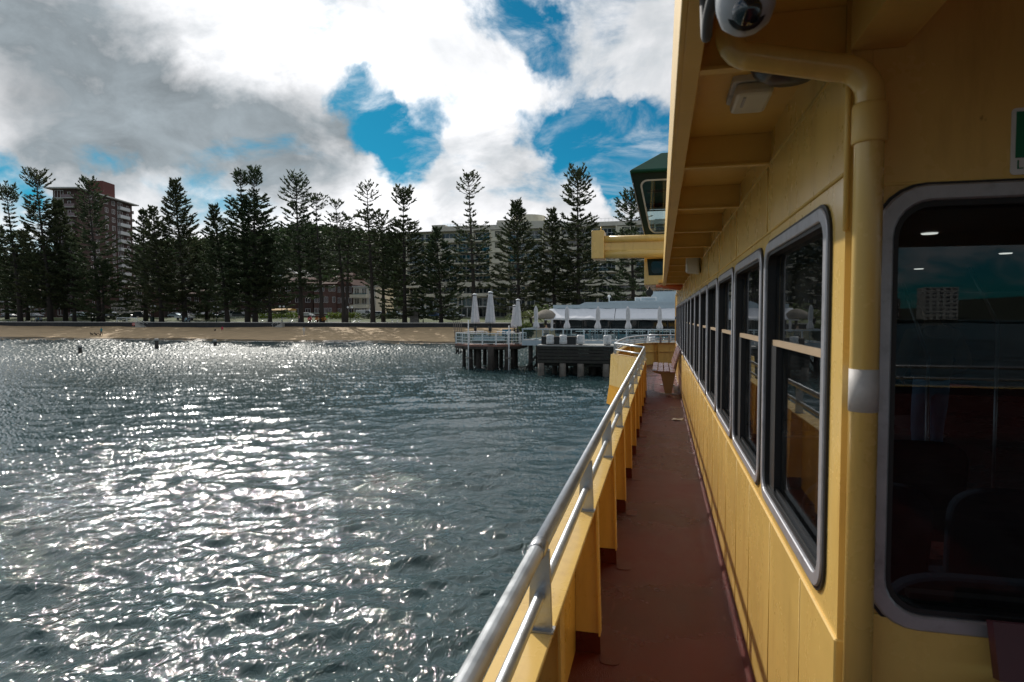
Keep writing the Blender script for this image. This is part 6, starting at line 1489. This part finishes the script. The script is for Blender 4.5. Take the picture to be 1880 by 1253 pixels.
MB().box(a + .27, b - .27, Y + .74, Y + .78, RZ_ + .2, RZ_ + 2.3).build('glass_panel', M['clear'], t)
def pole(px, Y, z, ty, lab):
    X = gx(px, Y); zt_ = gz(ty, X, Y); t = thing('light_pole', lab, 'pole', (X, Y, z)); MB().lathe([(.10, 0), (.07, zt_ - z)], (X, Y, z), 8).build('shaft', M['slab'], t); MB().bar((X, Y, zt_), (X + 1.1, Y, zt_ + .1), .07, .07).build('arm', M['slab'], t); MB().box(X + .8, X + 1.4, Y - .12, Y + .12, zt_ - .0, zt_ + .1).build('lamp_head', M['white'], t)
pole(848, 143.4, RZ_, 546, 'slim pale light pole right of the pale sedan'); pole(838, 150, RZ_ - .1, 560, 'short light pole behind the pale sedan')
def steps(px, lab, flip=1):
    X = gx(px, SW - 1); t = thing('beach_steps', lab, 'steps', (X, SW - 1, 2.0)); n = 6
    for k in range(n): MB().box(X + flip * (-1.6 + k * .42) - .21, X + flip * (-1.6 + k * .42) + .21, SW - 1.7, SW - .63, 1.9, 2.2 + k * .19).build('step', M['concrete'], t)
    for y in (SW - 1.72, SW - .65): MB().tube([(X - flip * 1.9, y, 2.9), (X + flip * .7, y, PZ_ + .95), (X + flip * 1.4, y, PZ_ + .95)], .03, 6).build('handrail', M['white'], t)
    for q in (-1.6, -.4, .7): MB().lathe([(.025, 0), (.025, 1.0 )], (X + flip * q, SW - 1.72, 2.1 + (q + 1.6) * .45), 6).build('rail_post', M['white'], t)
steps(257, 'beach steps with white handrails beside the red sign', -1); steps(516, 'beach steps with white handrails below the double globe lamp')
X = gx(244, SW - 1.2); t = thing('beach_sign', 'red and white sign board on the sea wall by the left beach steps', 'sign', (X, SW - .7, 2.3)); MB().box(X - .62, X + .62, SW - .76, SW - .70, 2.55, 3.15).build('board', mat('sign_red', (.50, .05, .03), .5), t); MB().box(X - .55, X + .55, SW - .775, SW - .762, 2.80, 2.92).build('band', M['white'], t)
for s in (-.4, .4): MB().box(X + s - .04, X + s + .04, SW - .70, SW - .64, 2.0, 3.1).build('post', M['alu'], t)
X = gx(176, 122.6); t = thing('litter_bin', 'dark litter bin at the promenade edge under the tower', 'bin', (gx(170, 123), 123, PZ_ + .02)); MB().lathe([(.28, 0), (.32, .9), (.34, .92), (.2, 1.02), (.001, 1.05)], (gx(170, 123), 123, PZ_ + .02), 12).build('drum', M['dkgreen'], t); MB().lathe([(.345, .86), (.345, .90)], (gx(170, 123), 123, PZ_ + .02), 12).build('rim', M['black'], t)
X = gx(280, 123); t = thing('litter_bin', 'dark square bin on the promenade below the lamp left of the bushy pine', 'bin', (X, 123, PZ_ + .02)); MB().box(X - .35, X + .35, 122.7, 123.3, PZ_ + .02, PZ_ + 1.2).build('box', M['dkgreen'], t); MB().box(X - .4, X + .4, 122.65, 123.35, PZ_ + 1.201, PZ_ + 1.28).build('lid', M['black'], t)
# people
def sz(X, Y): return float(sand_z(np.array(X), np.array(Y)))
X, Y = gx(186, 106), 106.0; person('person in a turquoise jacket walking dogs along the water', (X, Y, sz(X, Y)), R(80), WALK, (.04, .24, .30), (.03, .03, .04))
for px, lab, col, s in ((168.5, 'dark dog furthest left, ahead of the walker in turquoise', (.03, .022, .018), .95), (176, 'dark dog in the middle of the three on the sand', (.035, .025, .02), .95), (183, 'tan dog right beside the legs of the walker in turquoise', (.14, .08, .045), .85)):
    X = gx(px, 105.6); dog(lab, (X, 105.6, sz(X, 105.6)), R(95), col, s)
X, Y = gx(408.5, 115), 115.0; person('person in a bright pink red outfit crouching on the sand', (X, Y, sz(X, Y)), R(60), CROUCH, (.52, .02, .08), (.42, .02, .07), scale=.95)
X, Y = gx(394.5, 114.5), 114.5; dog('small black dog on the sand near the crouching person', (X, Y, sz(X, Y)), R(-100), (.012, .012, .014), .7)
X, Y = gx(558, 107), 107.0; person('person in pale clothes standing at the end of a line of footprints', (X, Y, sz(X, Y)), R(30), STAND, (.6, .58, .55), (.55, .5, .45))
for k, (px, c1, lab) in enumerate(((67, (.5, .55, .58), 'person in a white top seated at the left of the group by the sea wall'), (71.5, (.04, .2, .3), 'person in a blue top seated in the middle of the group by the sea wall'), (77, (.45, .45, .48), 'person in a grey top seated at the right of the group by the sea wall'))):
    X = gx(px, 125); person(lab, (X, 125, PZ_ + .0), R(170 - 20 * k), SIT, c1, (.05, .06, .09))
def promenade_bench(px, Y, lab):
    X = gx(px, Y); t = thing('park_bench', lab, 'bench', (X, Y, PZ_), 'park benches on the promenade')
    for k in range(3): MB().box(X - .95, X + .95, Y - .2 + .15 * k, Y - .08 + .15 * k, PZ_ + .36, PZ_ + .40).build('slat', M['pilepale'], t)
    MB().box(X - .95, X + .95, Y + .26, Y + .30, PZ_ + .5, PZ_ + .85).build('backrest', M['pilepale'], t)
    for s in (-1, 1): MB().box(X + s * .7 - .04, X + s * .7 + .04, Y - .15, Y + .3, PZ_, PZ_ + .359).build('leg', M['black'], t)
promenade_bench(71.5, 125.1, 'park bench under the seated group at the left'); promenade_bench(343, 125.3, 'park bench beside the two people below the white ute')
X = gx(341, 125); person('person in a pale blue top sitting on the bench below the white ute', (X, 125.2, PZ_), R(185), SIT, (.35, .52, .56), (.3, .4, .42)); X = gx(347, 125); person('person in dark clothes sitting on the bench below the white ute', (X, 125.2, PZ_), R(170), SIT, (.03, .05, .07), (.25, .32, .36))
X = gx(600, 126.5); person('person in a bright green jacket standing by the hedge', (X, 126.5, PZ_), R(200), STAND, (.16, .55, .08), (.02, .02, .025))
X = gx(549.5, 124.5); person('person in a pale pink top walking by the picnic table', (X, 124.5, PZ_), R(90), WALK, (.5, .28, .25), (.06, .06, .08))
# marker piles standing in the water
for px, ty, by, lab, w in ((146, 634, 650, 'marker pile with a pale cap nearest the left edge of the water', .22), (287, 622, 641, 'dark marker pile with a pale cap in the brightest glitter', .26), (394.5, 624, 636, 'dark marker pile furthest right in the glitter', .25)):
    Dp = EYE * F / (by - HOR); t_ = (px - 940) / F; X = Dp * (t_ * CT - ST); Y = Dp * (CT + t_ * ST); zt_ = gz(ty, X, Y)
    t = thing('marker_pile', lab, 'pile', (X, Y, -1), 'marker piles in the bay'); MB().lathe([(w, -1), (w * .95, zt_ - .35)], (X, Y, 0), 10).build('shaft', M['timber'], t); MB().lathe([(w * 1.15, zt_ - .349), (w * 1.15, zt_ - .05), (w * .6, zt_)], (X, Y, 0), 10).build('cap', M['concrete'], t)
# palms and shrubs by the restaurant
def palm(px, Y, z, hgt, n, Lf, lab):
    X = gx(px, Y); t = thing('palm', lab, 'palm', (X, Y, z), 'palms beside the restaurant'); MB().tube([(X, Y, z), (X + .1, Y, z + hgt * .5), (X, Y, z + hgt)], [.2, .16, .14], 8).build('trunk', M['bark'], t)
    V = []
    for k in range(n):
        a = 2 * math.pi * k / n + random.random() * .4; e = random.uniform(.1, 1.1); hd = np.array([math.cos(a), math.sin(a), 0])
        q = np.linspace(0.1, 1, 16); c = np.array([X, Y, z + hgt]) + np.outer(q * Lf, hd) * math.cos(e) + np.outer(q * Lf * math.sin(e) - .55 * Lf * q ** 2.2, [0, 0, 1]); side = np.array([-hd[1], hd[0], 0])
        for s in (-1, 1): V.append(blades(c, np.tile(hd * .6 + s * side * .8 + np.array([0, 0, -.25]), (16, 1)), .55 * (1.1 - q * .6), np.full(16, .09)))
    np_quads('crown', np.concatenate(V), M['palm'], t, org=(X, Y, z))
palm(974, 66, RZD, 1.9, 16, 2.0, 'yellowish palm left of the thatched parasol'); palm(958, 70, RZD, 2.1, 14, 2.2, 'palm behind the right-hand closed umbrella'); palm(1000, 68, RZD, 2.6, 14, 2.2, 'palm behind the thatched parasol')
hedge(955, 975, 58.5, RZD, 1.3, 'bushy green shrub left of the small closed umbrella', 700, 'palm')

# ================================================================== the far shore astern, seen only in the window reflections
X_, Y_ = np.linspace(-700, 1100, 90), np.linspace(-900, -505, 24)
sheet('far_shore', X_, Y_, lambda X, Y: 2.2 + np.clip((-505 - Y) / 150, 0, 1) * (14 + 7 * np.sin(X * .02) + 4 * np.sin(X * .051 + 1)), M['earth'])
def far_block(X, Y, w, d, hgt, m, nf, nb, lab):
    t = thing('far_apartments', lab, 'apartments', (X, Y, 2.2), 'apartment blocks across the water astern'); MB().box(X - w / 2, X + w / 2, Y - d, Y, 1.0, 2.2 + hgt).build('wall', m, t)
    fh = hgt / nf; wn = win_proto(w / nb * .6, fh * .55, M['white'], 1)
    for f in range(nf):
        for b in range(nb): c = put(wn, t, (X - w / 2 + w * (b + .5) / nb, Y + .05, 2.2 + f * fh + fh * .25), math.pi)
        MB().box(X - w / 2 - .2, X + w / 2 + .2, Y - .2, Y + .35, 2.2 + f * fh - .1, 2.2 + f * fh + .15).build('floor_band', M['slab'], t)
    wipe(wn)
for k, (X, w, hgt, m, nf, nb, lab) in enumerate(((74, 30, 15, M['slab'], 6, 8, 'white six storey apartment block reflected in the large lounge window'), (112, 24, 20, M['brick2'], 7, 5, 'brown apartment tower right of the white block in the window reflection'), (150, 30, 16, M['brick'], 4, 6, 'brick apartment block in the window reflection'), (58, 22, 15, M['cream2'], 4, 5, 'low cream block left of the white one in the window reflection'), (190, 22, 24, M['slab'], 8, 5, 'tall white block at the right of the window reflection'))):
    far_block(X + 10, -508 - 5 * (k % 3), w, 14, hgt, m, nf, nb, lab)
